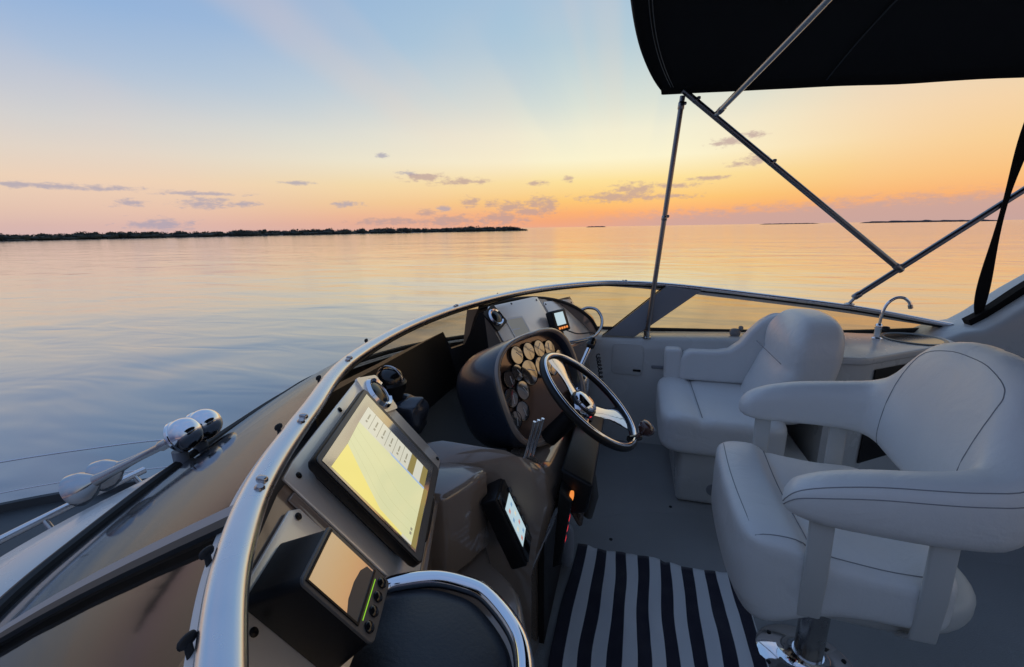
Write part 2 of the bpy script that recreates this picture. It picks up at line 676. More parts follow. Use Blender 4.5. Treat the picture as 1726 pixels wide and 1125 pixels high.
def prism(poly, z0, z1):
    n = len(poly)
    vs = [(p[0], p[1], z0) for p in poly] + [(p[0], p[1], z1) for p in poly]
    fs = [tuple(range(n))[::-1], tuple(range(n, 2 * n))]
    for i in range(n):
        j = (i + 1) % n
        fs.append((i, j, n + j, n + i))
    return vs, fs


def rrect(w, h, r, cx=0, cy=0, seg=5):
    out = []
    for (sx, sy, a0) in ((1, 1, 0), (-1, 1, 90), (-1, -1, 180), (1, -1, 270)):
        for k in range(seg + 1):
            a = R(a0 + 90 * k / seg)
            out.append((cx + sx * (w / 2 - r) + r * math.cos(a), cy + sy * (h / 2 - r) + r * math.sin(a)))
    return out


def quad(x0, x1, y0, y1, z):
    return [(x0, y0, z), (x1, y0, z), (x1, y1, z), (x0, y1, z)], [(0, 1, 2, 3)]


def poly3(pts, z):
    return [(p[0], p[1], z) for p in pts], [tuple(range(len(pts)))]


def tag(o, label, cat, group=None, kind=None):
    o['label'] = label
    o['category'] = cat
    if group:
        o['group'] = group
    if kind:
        o['kind'] = kind
    return o


def thing(name, label, cat, mtx=None, group=None):
    o = bpy.data.objects.new(name, None)
    o.empty_display_size = .1
    COL.objects.link(o)
    if mtx is not None:
        o.matrix_world = mtx
    return tag(o, label, cat, group)


def structure(o):
    o['kind'] = 'structure'
    return o


CV = 1.6                                   # the boat's centre line runs along v = 1.6 (X aft, Y starboard)


def mir(p):
    return V((p[0], 2 * CV - p[1], p[2]))


# ------------------------------------------------------------------ sea and islands
WZ = -3.2
rad = [0, 6, 14, 30, 60, 120, 250, 500, 1000, 2000, 4000, 8000, 16000, 32000, 60000]
mb = MB()
mb.add(loft([[(max(r, .01) * math.cos(2 * PI * k / 96), max(r, .01) * math.sin(2 * PI * k / 96), WZ) for k in range(96)] for r in rad], True, False))
structure(mb.build('water', M['water']))


def island(shore, depth, hgt, n_clump, name, label, ground, seed=1, clump=(3.5, 12)):
    """A low mangrove island: a mud bank and one mass of crowns."""
    rnd = random.Random(seed)
    path = spline(shore, 14)
    g = MB()
    rings = []
    for i, p in enumerate(path):
        t = (path[min(i + 1, len(path) - 1)] - path[max(i - 1, 0)]).normalized()
        nrm = V((-t.y, t.x, 0))
        if nrm.y < 0:
            nrm = -nrm
        k = min(1, i / 4, (len(path) - 1 - i) / 3) if i not in (0, len(path) - 1) else .05
        rings.append([p + nrm * (-3) + V((0, 0, WZ - .3)), p + nrm * 1 + V((0, 0, WZ + .35)), p + nrm * (3 + depth * .5 * k) + V((0, 0, WZ + 1.2)), p + nrm * (5 + depth * k) + V((0, 0, WZ - .5))])
    g.add(loft(rings, False))
    structure(g.build(ground, M['mud']))
    f = MB()
    for c in range(n_clump):
        i = rnd.uniform(0, len(path) - 1.001)
        a = path[int(i)].lerp(path[int(i) + 1], i - int(i))
        t = (path[int(i) + 1] - path[int(i)]).normalized()
        nrm = V((-t.y, t.x, 0))
        if nrm.y < 0:
            nrm = -nrm
        k = min(1, i / 10 + .35, (len(path) - 1 - i) / 4 + .35)
        d = rnd.random() ** 1.6 * depth * k
        hh = hgt * k * (.62 + .3 * noise.noise(V((i * .23, seed, 0))) + .25 * noise.noise(V((i * 1.1, seed, 3))) + .22 * rnd.random() + .08)
        r = rnd.uniform(*clump)
        ctr = a + nrm * (d + 3) + V((0, 0, WZ + max(hh - r * .45, 1)))
        for q in range(40):                        # leaf tufts on and in the clump
            u = V((rnd.gauss(0, 1), rnd.gauss(0, 1), rnd.gauss(0, 1))).normalized() * r * (.4 + .6 * rnd.random())
            u.z *= .34
            pc = ctr + u
            if pc.z < WZ + .3:
                pc.z = WZ + .3 + rnd.random()
            s_ = rnd.uniform(.35, .8) * r / 7
            e1 = V((rnd.gauss(0, 1), rnd.gauss(0, 1), rnd.gauss(0, .6))).normalized() * s_
            e2 = V((rnd.gauss(0, 1), rnd.gauss(0, 1), rnd.gauss(0, 1))).normalized() * s_
            f.add(([pc - e1 - e2, pc + e1 - e2 * .6, pc + e1 * .7 + e2, pc - e1 + e2 * .8], [(0, 1, 2, 3)]))
        # dark inner mass of branches and trunks down to the waterline
        b = sbox((ctr.x, ctr.y, (ctr.z + WZ) / 2 + .2), (r * 1.5, r * 1.5, max(ctr.z - WZ, 1.5) + r * .1), 2.6, 3, lambda w: w + V((rnd.uniform(-.5, .5), rnd.uniform(-.5, .5), rnd.uniform(-.4, .4))))
        f.add(b)
    return tag(f.build(name, M['mangrove'], smooth=False), label, 'mangroves', kind='stuff')


island([(-760, 60, 0), (-690, 120, 0), (-640, 200, 0), (-612, 283, 0), (-584, 371, 0), (-501, 455, 0), (-397, 561, 0), (-262, 697, 0), (-185, 736, 0)], 70, 9.6, 700,
       'mangrove_forest', 'long dark mangrove forest low along the left horizon', 'island_shore', 3)


def far_isle(a, b, h, label, cat='island'):
    a, b = V(a), V(b)
    g = MB()
    rings = []
    n = 40
    w = (b - a)
    nr = V((-w.y, w.x, 0)).normalized() * w.length * .08
    for i in range(n + 1):
        t = i / n
        hh = h * min(1, t * 7, (1 - t) * 7) ** .6 * (.75 + .35 * noise.noise(V((t * 16 + h, a.x * .01, 0))) + .2 * noise.noise(V((t * 60, a.y * .01, 0)))) + .1
        p = a + w * t
        rings.append([p + V((0, 0, WZ - .5)), p + V((0, 0, WZ + hh * .8)), p + nr * .4 + V((0, 0, WZ + hh)), p + nr + V((0, 0, WZ - .5))])
    g.add(loft(rings, False))
    o = g.build('distant_island', M['farisle'])
    o['label'] = label
    o['category'] = cat
    return structure(o)


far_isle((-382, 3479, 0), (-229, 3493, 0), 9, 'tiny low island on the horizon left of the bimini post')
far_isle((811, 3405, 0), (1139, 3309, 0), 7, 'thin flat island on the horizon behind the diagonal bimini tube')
far_isle((1137, 2776, 0), (1593, 2542, 0), 12, 'long low haze-grey island on the right horizon below the cloud bank')

# ------------------------------------------------------------------ the boat: flybridge mouldings, deck, foredeck
boat = thing('motor_yacht', 'white motor yacht seen from its flybridge, with pale cockpit deck and grey foredeck', 'boat')

dk = MB()
dk.add(prism([(-1.2, .05), (3.6, .05), (3.6, 3.15), (-1.2, 3.15)], -.08, 0.0))
dk.build('deck_floor', M['nonskid'], boat)
# raised helm platform with a rounded forward corner
pf = [(-.30, .35), (1.9, .35), (1.9, 2.28), (.42, 2.31), (.17, 2.27), (-.02, 2.2), (-.15, 2.12), (-.24, 2.02), (-.29, 1.9), (-.30, 1.75)]
pl = MB()
pl.add(prism(pf, .002, .014))
pl.build('helm_platform', M['nonskid'], boat, bevel=.006)
for (x, y) in ((-.05, 1.98), (.27, 2.36), (-.31, 1.96), (.62, 2.34)):
    pl = MB()
    pl.add(lathe([(.0, 0), (.009, 0), (.009, .003), (.0, .004)], 12, (x, y, .014 if y < 2.2 else .001)))
    pl.build('deck_screw', M['black'], boat)

# glass: pairs of (rail point, base point), from port quarter round the bow side to starboard quarter
PAIRS = [((1.95, -.10, .96), (1.95, -.20, .86)), ((1.44, -.10, 1.05), (1.44, -.22, .84)), ((.92, -.10, 1.114), (.9, -.24, .83)), ((.33, -.09, 1.176), (.2, -.25, .82)),
         ((-.06, .02, 1.195), (-.65, -.15, .79)), ((-.235, .128, 1.20), (-1.05, .10, .76)), ((-.366, .238, 1.2), (-1.247, .276, .75)), ((-.474, .350, 1.2), (-1.39, .46, .75)),
         ((-.584, .508, 1.2), (-1.487, .678, .75)), ((-.70, .75, 1.2), (-1.60, 1.0, .75)), ((-.86, 1.13, 1.2), (-1.69, 1.36, .75)),
         ((-.92, 1.66, 1.2), (-1.76, 1.7, .75)), ((-.85, 2.22, 1.2), (-1.79, 2.09, .75)), ((-.64, 2.78, 1.2), (-1.55, 2.75, .755)),
         ((-.29, 3.17, 1.2), (-1.0, 3.25, .77)), ((-.02, 3.28, 1.193), (-.45, 3.40, .79)), ((.335, 3.30, 1.172), (.15, 3.44, .80)), ((.912, 3.30, 1.112), (.9, 3.44, .82)),
         ((1.44, 3.30, 1.048), (1.44, 3.42, .85)), ((1.94, 3.30, .958), (1.95, 3.40, .90))]
RAIL = spline([p[0] for p in PAIRS], 8)
BASE = spline([p[1] for p in PAIRS], 8)
NR = len(RAIL)


def outw(i):
    d = BASE[i] - RAIL[i]
    d.z = 0
    return d.normalized()


# brow moulding outside the glass, falling away to the house side
rings = []
for i in range(NR):
    o = outw(i)
    b = BASE[i]
    fr = max(0, min(1, (-b.x - .2) / 1.0))
    nr_p = max(0, min(1, (1.35 - abs(b.y - CV) * 0 - b.y) / .9)) if b.y < CV else max(0, min(1, (b.y - 1.85) / .9))
    wdt = .09 + fr * (.03 + .22 * nr_p * nr_p * (3 - 2 * nr_p))
    z0 = b.z
    rings.append([b - o * .05 + V((0, 0, -.012)), b + o * .012 + V((0, 0, -.004)), b + o * (wdt * .6) + V((0, 0, -.035)), b + o * wdt + V((0, 0, -.075)), b + o * (wdt + .04) + V((0, 0, -.13)),
                  b + o * (wdt + .03) + V((0, 0, -.25)), b + o * (wdt - .10 * fr) + V((0, 0, -.7)), b + o * (wdt - .1) + V((0, 0, -1.9 - .1))])
br = MB()
br.add(loft(rings, False))
br.build('brow', M['gelcoat'], boat, ang=70)
# inner coaming: narrow side deck between glass base and cockpit wall, both sides
for sd in (1, 0):
    sec = []
    for u in [-1.15, -.8, -.4, 0, .4, .8, 1.2, 1.6, 1.98]:
        z = .80 + (.075 * max(0, u) / 1.9)
        pts = [(u, 3.46, z - .25), (u, 3.44, z - .012), (u, 3.38, z + .006), (u, 3.20, z + .010), (u, 3.155, z + .004), (u, 3.135, z - .02), (u, 3.12, z - .08), (u, 3.12, -.04), (u, 3.2, -.04)]
        pts = [V(p) for p in pts]
        sec.append(pts if sd else [mir(p) for p in pts])
    c = MB()
    c.add(loft(sec, True))
    c.build('side_wall', M['gelcoat'], boat, ang=50)
# starboard wall details: small storage hatch with latch, oval drain cover
h = MB()
h.add(prism(rrect(.22, .235, .03, -.02, .655), 0, .008), 0, Matrix.Translation((0, 3.12, 0)) @ Matrix.Rotation(PI / 2, 4, 'X'))
ho = h.build('storage_hatch', M['gelcoat'], boat, bevel=.003)
h = MB()
h.add(box((.05, 3.108, .575), (.055, .010, .016)))
h.build('latch', M['black'], ho, bevel=.004)
h = MB()
h.add(box((.20, 3.115, .61), (.10, .012, .022)))
h.build('hatch_pull', M['greybar'], boat, bevel=.005)
# step box seen under the bench seat front, with drain
h = MB()
h.add(lathe([(0, 0), (.035, 0), (.035, .006), (0, .008)], 20, (.48, 2.342, .16), (0, -1, 0)))
h.build('drain_cover', M['greybar'], boat)

# stern quarter: the coaming rises into the arch leg
for sd in (1, 0):
    a = MB()
    prof = [(1.80, .02), (1.80, .90), (1.90, .955), (1.99, .975), (2.06, 1.03), (2.22, 1.19), (2.42, 1.36), (2.75, 1.56), (3.4, 1.80), (3.4, .02)]
    y0, y1 = (3.10, 3.46) if sd else (-.26, .10)
    vs = [V((u, y0, z)) for u, z in prof] + [V((u, y1, z)) for u, z in prof]
    n = len(prof)
    fs = [tuple(range(n)), tuple(range(n, 2 * n))[::-1]] + [(i, n + i, n + (i + 1) % n, (i + 1) % n) for i in range(n)]
    a.add((vs, fs))
    a.build('arch_leg', M['gelcoat'], boat, bevel=.035, bseg=5)
a = MB()
a.add(box((3.2, 1.6, .5), (.5, 2.9, 1.0)))
a.build('stern_bulkhead', M['gelcoat'], boat, bevel=.04)

# foredeck and topsides
gun = [(-.8, 3.6), (-2.2, 3.62), (-3.6, 3.5), (-4.8, 3.18), (-5.6, 2.72), (-6.25, 2.2), (-6.7, 1.6)]
gs = spline([(a, b, 0) for a, b in gun], 6)
loop = [(p.x, p.y) for p in gs] + [(p.x, 2 * CV - p.y) for p in gs[::-1][1:]]
f = MB()
f.add(prism(loop, -1.22, -1.15))
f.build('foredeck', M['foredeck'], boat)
f = MB()
n = len(loop)
rr = []
for (zz, k) in ((-1.05, .993), (-1.10, 1.0), (-1.9, .985), (-3.0, .93), (-3.6, .88)):
    rr.append([V(((p[0] + .8) * k - .8, CV + (p[1] - CV) * k, zz)) for p in loop])
rr.insert(0, [V(((p[0] + .8) * .985 - .8, CV + (p[1] - CV) * .985, -1.06)) for p in loop])
rr.insert(0, [V(((p[0] + .8) * .985 - .8, CV + (p[1] - CV) * .985, -1.16)) for p in loop])
f.add(loft(rr, True, False))
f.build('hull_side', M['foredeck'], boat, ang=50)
f = MB()
f.add(box((1.4, CV, -1.7), (4.6, 3.9, 3.2)))
f.build('house_side', M['gelcoat'], boat, bevel=.1)

# ------------------------------------------------------------------ bow rail
brl = thing('bow_rail', 'stainless bow rail with two thin lines standing round the grey foredeck', 'railing')
for z, k, r in ((-.60, .985, .0085), (-.93, .985, .006)):
    t = MB()
    t.add(tube([((p[0] + .8) * k - .8, CV + (p[1] - CV) * k, z) for p in loop], r, 8))
    t.build('rail_tube' if z > -.7 else 'rail_wire', M['alu'], brl)
for i in (1, 8, 30, len(loop) - 9, len(loop) - 2):
    p = loop[i]
    q = ((p[0] + .8) * .985 - .8, CV + (p[1] - CV) * .985)
    t = MB()
    t.add(cyl((q[0], q[1], -1.07), (q[0], q[1], -.60), .011, 10))
    t.add(lathe([(.03, 0), (.03, .008), (.014, .02)], 14, (q[0], q[1], -1.06)))
    t.build('stanchion', M['steel'], brl)

# ------------------------------------------------------------------ windshield
ws = thing('windshield', 'raked smoked windshield under a curved satin aluminium top rail', 'windshield')
sec = [(math.copysign(abs(math.cos(2 * PI * k / 20)) ** .8, math.cos(2 * PI * k / 20)) * 1.0, math.copysign(abs(math.sin(2 * PI * k / 20)) ** .8, math.sin(2 * PI * k / 20)) * .72) for k in range(20)]
t = MB()
t.add(tube(RAIL, .0225, 20, sec=sec))
rail_o = t.build('top_rail', M['alu'], ws)
# white flange outside the rail that clamps the glass
rings = []
for i in range(NR):
    d = (BASE[i] - RAIL[i]).normalized()
    up = V((0, 0, 1)) - d * d.z
    up.normalize()
    a = RAIL[i] + d * .022 + up * .012
    b = RAIL[i] + d * .056 + up * .009
    rings.append([a, b, b - up * .006, a - up * .012])
t = MB()
t.add(loft(rings))
t.build('glass_flange', M['gelcoat'], ws, ang=60)


def idx_at(kpair):
    return kpair * 8


def pane(i0, i1, name='glass_pane'):
    rings = []
    for i in range(i0, i1 + 1):
        d = BASE[i] - RAIL[i]
        nrm = d.cross(RAIL[min(i + 1, NR - 1)] - RAIL[max(i - 1, 0)]).normalized()
        if nrm.z < 0:
            nrm = -nrm
        rings.append([RAIL[i] + d * .02 + nrm * (.018 * math.sin(PI * q / 6)) + d * (.97 * q / 6) for q in range(7)])
    g = MB()
    g.add(loft(rings, False))
    return g.build(name, M['smoke'] if i1 <= 80 else M['tint'], ws, ang=80)


SPL = [0, 3 * 8, 54, 80, 14 * 8 + 4, 16 * 8, NR - 1]
for a, b in zip(SPL[:-1], SPL[1:]):
    pane(a, b)


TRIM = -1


def strip(i, j, w, th, name, m, lift=.012, side=0, u0=0.01, u1=1.0, off=0.0):
    """flat bar along the glass from rail point i to base point j"""
    a, b = RAIL[i], BASE[j]
    d = b - a
    tn = (RAIL[min(i + 1, NR - 1)] - RAIL[max(i - 1, 0)]).normalized()
    nr = d.cross(tn).normalized()
    if nr.dot(V((a.x - .6, a.y - CV, 0))) < 0 and abs(nr.z) < .5 or (abs(nr.z) >= .5 and nr.z < 0):
        nr = -nr
    tw = nr.cross(d).normalized()
    t = MB()
    rings = []
    for q in range(9):
        c = a + d * (u0 + (u1 - u0) * q / 8) + nr * (lift + .018 * math.sin(PI * q / 8)) + tw * off
        rings.append([c + tw * (w / 2) + nr * th, c + tw * (w / 2) - nr * th, c - tw * (w / 2) - nr * th, c - tw * (w / 2) + nr * th])
    t.add(loft(rings))
    return t.build(name, m, ws)


mo_ = strip(59, 49, .020, .004, 'mullion', M['rubber'])
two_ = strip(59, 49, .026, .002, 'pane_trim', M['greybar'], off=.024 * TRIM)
# broad diagonal brace at the starboard front corner, and its twin to port
for sd in (1, 0):
    p = [V((.24, 3.285, 1.165)), V((.47, 3.285, 1.15)), V((.40, 3.27, 1.115)), V((.02, 3.17, .815)), V((-.21, 3.16, .81)), V((.05, 3.26, 1.05))]
    p = [V((.22, 3.275, 1.172)), V((.46, 3.275, 1.145)), V((.02, 3.165, .812)), V((-.20, 3.165, .812))]
    if not sd:
        p = [mir(q) for q in p]
    nr = (p[1] - p[0]).cross(p[3] - p[0]).normalized() * .016
    t = MB()
    t.add(loft([[q + nr for q in p], [q - nr for q in p]]))
    bo = t.build('corner_brace', M['greybar'], ws, bevel=.006)
    # dark gasket beside it
    t = MB()
    e = (p[1] - p[0]).normalized() * .012
    t.add(loft([[p[0] - e * .2 + nr * 1.1, p[0] - e + nr * 1.1, p[3] - e + nr * 1.1, p[3] - e * .2 + nr * 1.1], [p[0] - e * .2 - nr * 1.1, p[0] - e - nr * 1.1, p[3] - e - nr * 1.1, p[3] - e * .2 - nr * 1.1]]))
    t.build('gasket', M['rubber'], bo)
# black seal along the foot of the glass, outside
t = MB()
t.add(tube([BASE[i] + outw(i) * -.01 + V((0, 0, .012)) for i in range(NR)], .017, 8))
t.build('base_seal', M['rubber'], ws)
# thin inner trim under the rail
t = MB()
t.add(tube([RAIL[i] - outw(i) * .006 + V((0, 0, -.019)) for i in range(NR)], .008, 6))
t.build('inner_gasket', M['rubber'], ws)
# small fittings on and beside the rail: cover studs and turn-buttons
for px_i, kind in ((55, 0), (62, 1), (69, 0), (70, 1), (76, 0), (79, 1), (83, 0), (93, 1), (100, 0), (48, 0), (118, 1), (122, 0), (136, 0)):
    i = px_i
    o = outw(i)
    T = (RAIL[i + 1] - RAIL[i - 1]).normalized()
    t = MB()
    if kind:
        a = RAIL[i] + V((0, 0, .010)) - o * .011
        t.add(lathe([(.0, 0), (.008, 0), (.008, .006), (.005, .011), (0, .011)], 12, a, (0, 0, 1) - o * .35 if False else V((-o.x * .5, -o.y * .5, 1))))
        t.add(sbox(a + T * .022 + V((0, 0, .006)), (.02, .012, .012), 3, 4))
        t.build('turn_button', M['steel'], ws)
    else:
        a = RAIL[i] + o * .045 + V((0, 0, -.006))
        t.add(sbox(a + V((0, 0, .012)), (.007, .020, .014), 2.4, 5), 0)
        t.add(cyl(a + V((0, 0, -.01)), a + V((0, 0, .012)), .004, 8))
        t.build('cover_stud', M['rubber'], ws)

# ------------------------------------------------------------------ helm console
EA = V((-.5565, .58936, 1.18872))
E1 = V((-.3297373, .94383521, .02117579))
E2 = V((.5476707, .20950763, -.81003911))
EN = V((.76897992, .25550275, .58599337))


def LP(x, y, off=0.0):
    return EA + E1 * x + E2 * y + EN * off


LM = Matrix(((E1.x, -E2.x, EN.x, EA.x), (E1.y, -E2.y, EN.y, EA.y), (E1.z, -E2.z, EN.z, EA.z), (0, 0, 0, 1)))   # local x along the panel, y up it, z out of it
OFF = -.055


def poff(x):
    return OFF if x > -.055 else OFF + .03 * (x + .055)


con = thing('helm_console', 'glossy dark bronze helm console with hooded gauge pod and silver panels', 'console')


def dash_pt(v, k):
    """points from panel top forward to the glass foot at station v"""
    return None


def base_at(v):
    best = min(range(5 * 8, 15 * 8), key=lambda i: abs(BASE[i].y - v) - .2 * BASE[i].x * 0)
    return BASE[best]


def port_station(x, drop=0.0):
    pt, pb = LP(x, .0 if x > -.1 else .03, poff(x)), LP(x, .37, poff(x))
    uw = pb.x - .018
    v = pb.y
    b = base_at(max(.35, pt.y))
    return [V((uw, v, .0)), V((uw, v, .40)), V((uw - .005, v, .70)), V((uw, v, pb.z - .03)), pb + V((0, 0, -.008)), pb, pt, pt + V((-.03, 0, -.012)), pt + V((-.06, 0, -.08)), pt + V((-.12, 0, -.19)), pt + V((-.20, 0, -.22)), pt.lerp(V((b.x + .04, pt.y, .735)), .6) + V((0, 0, -.06)), V((b.x + .04, pt.y, .735))]


def flat_station(v, uw, ue, zt):
    b = base_at(v)
    return [V((uw, v, 0)), V((uw, v, .40)), V((ue, v, zt - .16)), V((ue - .02, v, zt - .06)), V((ue - .05, v, zt - .015)), V((ue - .09, v, zt)), V((ue - .20, v, zt + .004)), V((ue - .23, v, zt - .015)), V((ue - .26, v, zt - .14)), V((-.92, v, .76)), V((-1.0, v, 1.05)), V((-1.3, v, .905)), V((b.x + .04, v, .735))]


st = [port_station(-.46), port_station(-.2), port_station(-.056), port_station(0), port_station(.25), port_station(.50), port_station(.515)]
rings = st[:]
x = LP(.53, .37, OFF)
rings += [flat_station(1.09, -.60, -.53, .895), flat_station(1.13, -.585, -.475, .915), flat_station(1.175, -.52, -.38, .92), flat_station(1.205, -.36, -.285, .90), flat_station(1.235, -.30, -.245, .87), flat_station(1.30, -.29, -.225, .82), flat_station(1.38, -.285, -.21, .79), flat_station(1.6, -.285, -.20, .79)]
full = rings + [[mir(p) for p in r] for r in rings[::-1][1:]]
c = MB()
vs_, fs_ = loft(full, False)
nr_ = len(full[0]) - 1
k0 = len(c.v)
c.add((vs_, fs_))
for q_ in range(len(fs_)):
    c.m[q_] = 1 if q_ % nr_ >= 6 else 0
for end in (full[0], full[-1]):
    c.add((end + [V((end[-1].x, end[-1].y, 0))], [tuple(range(len(end) + 1))]))
c.build('console_body', [M['brown'], M['darkdash']], con, ang=42)

for sd in (0, 1):
    # silver instrument plates
    def P2(p):
        return mir(p) if sd else p
    plates = [([(-.030, .012), (-.030, -.35), (.50, -.35), (.50, -.01), (.47, .018), (.02, .018)], 'instrument_plate'),
              ([(-.44, -.06), (-.40, -.05), (-.075, -.03), (-.055, -.045), (-.055, -.36), (-.44, -.36)], 'instrument_plate')]
    for pts, nm in plates:
        pa = [P2(LM @ V((a, b, poff(a) + .003))) for a, b in pts]
        pb = [P2(LM @ V((a, b, poff(a) + .010))) for a, b in pts]
        t = MB()
        t.add(loft([pa, pb]))
        po = t.build(nm, M['panel'], con, bevel=.003)
        scr = [(.001, -.008), (.266, .005), (.48, -.005), (.001, -.335), (.48, -.335)] if pts[0][0] > -.1 else [(-.06 - .012, -.05), (-.263, -.085), (-.07, -.34), (-.41, -.34), (-.41, -.08)]
        for (a, b) in scr:
            q = P2(LM @ V((a, b, poff(a) + .010)))
            ax = P2(LM @ V((a, b, poff(a) + 1.010))) - q
            t = MB()
            t.add(lathe([(0, .0), (.0065, 0), (.0065, .002), (.003, .0035), (0, .0025)], 12, q, ax))
            t.build('screw', M['black'], po)
    # thick dark frame between and round the plates
    for (x0, x1, y0, y1) in ((-.055, -.030, -.36, -.02), (-.055, .50, -.375, -.352)):
        t = MB()
        q = [(x0, y0), (x1, y0), (x1, y1), (x0, y1)]
        t.add(loft([[P2(LM @ V((a, b, OFF))) for a, b in q], [P2(LM @ V((a, b, OFF + .006))) for a, b in q]]))
        t.build('panel_frame', M['brown'], con, bevel=.003)
    # round chrome-rimmed vent beside the big screens
    t = MB()
    fr = Matrix.Translation(P2(LM @ V((.47, -.055, OFF + .012)))) @ V((0, 0, 1)).rotation_difference(P2(EN) if not sd else V((EN.x, -EN.y, EN.z))).to_matrix().to_4x4()
    t.add(lathe([(.030, 0), (.050, 0), (.052, .008), (.046, .018), (.038, .014), (.036, .008), (0, .006)], 32), 0, fr)
    vo = t.build('round_vent', M['chrome'], con)
    t = MB()
    t.add(lathe([(0, .008), (.035, .0095), (.034, .012), (.02, .016), (0, .018)], 24), 0, fr)
    t.build('vent_centre', M['blackgloss'], vo)
    t = MB()
    t.add(prism(rrect(.125, .125, .012), -.004, .004), 0, fr)
    t.build('vent_plate', M['panel'] if not sd else M['black'], vo)

# starboard end: rounded black cowl over the end of the dash
cw = MB()
arc = spline([(-.93, 2.30, 1.14), (-.80, 2.62, 1.165), (-.62, 2.86, 1.15), (-.45, 3.0, 1.09), (-.30, 3.06, 1.0), (-.24, 3.07, .90)], 6)
inn = spline([(-.86, 2.30, 1.15), (-.70, 2.58, 1.165), (-.54, 2.78, 1.135), (-.40, 2.9, 1.07), (-.29, 2.96, .98), (-.23, 2.98, .88)], 6)
cw.add(loft([[o, i, V((i.x - .02, i.y - .02, i.z - .05)), V((o.x - .06, o.y, .78))] for o, i in zip(arc, inn)]))
cw.build('dash_cowl', M['brown'], con, ang=50)
cw = MB()
cw.add(tube([i + V((.008, -.004, .004)) for i in inn], .011, 8))
cw.build('cowl_trim', M['rubber'], con)

# gauge pod: a squat drum lying on its side, hooded, turned a little towards the port seat
pod_c = V((-.323, 1.607, .99))
ax = V((math.cos(R(22)) * math.cos(R(-20)), math.cos(R(22)) * math.sin(R(-20)), math.sin(R(22))))
yl = V((0, 0, 1)).cross(ax).normalized()
xl = -ax.cross(yl)
PM = Matrix(((yl.x, -xl.x, ax.x, pod_c.x), (yl.y, -xl.y, ax.y, pod_c.y), (yl.z, -xl.z, ax.z, pod_c.z), (0, 0, 0, 1)))


def sup(a, b, p, n=56):
    out = []
    for k in range(n):
        t_ = 2 * PI * k / n
        out.append((math.copysign(abs(math.cos(t_)) ** (2 / p), math.cos(t_)) * a, math.copysign(abs(math.sin(t_)) ** (2 / p), math.sin(t_)) * b))
    return out


PR = [(-.29, .14, .11), (-.28, .205, .165), (-.255, .242, .19), (-.21, .266, .205), (-.12, .279, .212), (-.02, .281, .214), (.0, .275, .209), (.002, .267, .201), (-.012, .261, .196), (-.040, .255, .191)]
pod = MB()
pod.add(loft([[PM @ V((x_, y_, z_)) for x_, y_ in sup(a_, b_, 3.0)] for z_, a_, b_ in PR], True, True))
pod_o = pod.build('gauge_pod', M['blackvinyl'], con, ang=60)
pod = MB()
pod.add(loft([[PM @ V((x_, y_, z_)) for x_, y_ in sup(a_, b_, 3.0)] for z_, a_, b_ in ((-.006, .283, .216), (.006, .282, .215), (.010, .275, .209), (.006, .266, .201), (-.006, .264, .199))], True, False, ))
pod.build('pod_rim', M['brown'], pod_o, ang=60)
pod = MB()
pod.add(([PM @ V((x_, y_, -.036)) for x_, y_ in sup(.258, .193, 3.0)], [tuple(range(56))]))
pod.build('gauge_panel', M['copper'], pod_o)
# gauges: local (x to starboard, y up, radius)
GA = [(-.085, .136, .034), (-.004, .132, .034), (.072, .126, .034), (-.044, .060, .047), (.046, .058, .040), (-.116, .078, .030), (-.175, .070, .030), (-.118, .012, .034),
      (-.196, .008, .033), (-.160, -.052, .034), (-.214, -.066, .030), (.12, .04, .034), (.145, .11, .034), (.20, .06, .032)]
for gx, gy, gr in GA:
    gy, gr = gy * 1.08, gr * 1.12
    t = MB()
    t.add(lathe([(gr * .9, 0), (gr, .0), (gr * 1.02, .010), (gr * .98, .012), (gr * .93, .011), (gr * .91, .006)], 28), 0, PM @ Matrix.Translation((gx, gy, -.035)))
    go = t.build('gauge', M['blackgloss'], pod_o)
    t = MB()
    t.add(lathe([(gr * .92, .0102), (gr * .5, .0106), (0, .0108)], 24), 0, PM @ Matrix.Translation((gx, gy, -.035)))
    t.build('gauge_glass', M['gaugeglass'] if gr > .033 else M['gaugeface'], go)
    t = MB()
    t.add(box((gr * .2, gr * .2, .0116), (gr * .9, gr * .06, .001)), 0, PM @ Matrix.Translation((gx, gy, -.035)) @ Matrix.Rotation(gx * 9, 4, 'Z'))
    t.build('needle', M['white'], go)

# lower helm face below the pod: dark slope, chrome slats and red-lit switch row
lf = MB()
lf.add(loft([[V((-.215, v, .785)), V((-.10, v, .735)), V((-.12, v, .62)), V((-.215, v, .60))] for v in (1.33, 1.92)]))
lf.build('wheel_mount', M['black'], con, bevel=.012)
for k in range(3):
    t = MB()
    a = V((-.290 + .013 * k, 1.262 + .004 * k, .985 + .005 * k))
    t.add(tube([a, a + V((-.036, .004, -.140))], .0055, 10))
    t.build('chrome_slat', M['chrome'], con)
sw = MB()
sw.add(loft([[V((-.208, v, .74)), V((-.165, v, .70)), V((-.20, v, .44)), V((-.23, v, .42))] for v in (1.27, 1.34)]))
swo = sw.build('switch_panel', M['black'], con, bevel=.006)
for k in range(6):
    t = MB()
    z = .715 - .043 * k
    t.add(sbox((-.170 - .006 * k, 1.305, z - .012), (.014, .034, .024), 4, 5))
    t.build('rocker_switch', M['led_amber'] if k == 0 else (M['led_red'] if k in (2, 3, 4) else M['blackgloss']), swo)
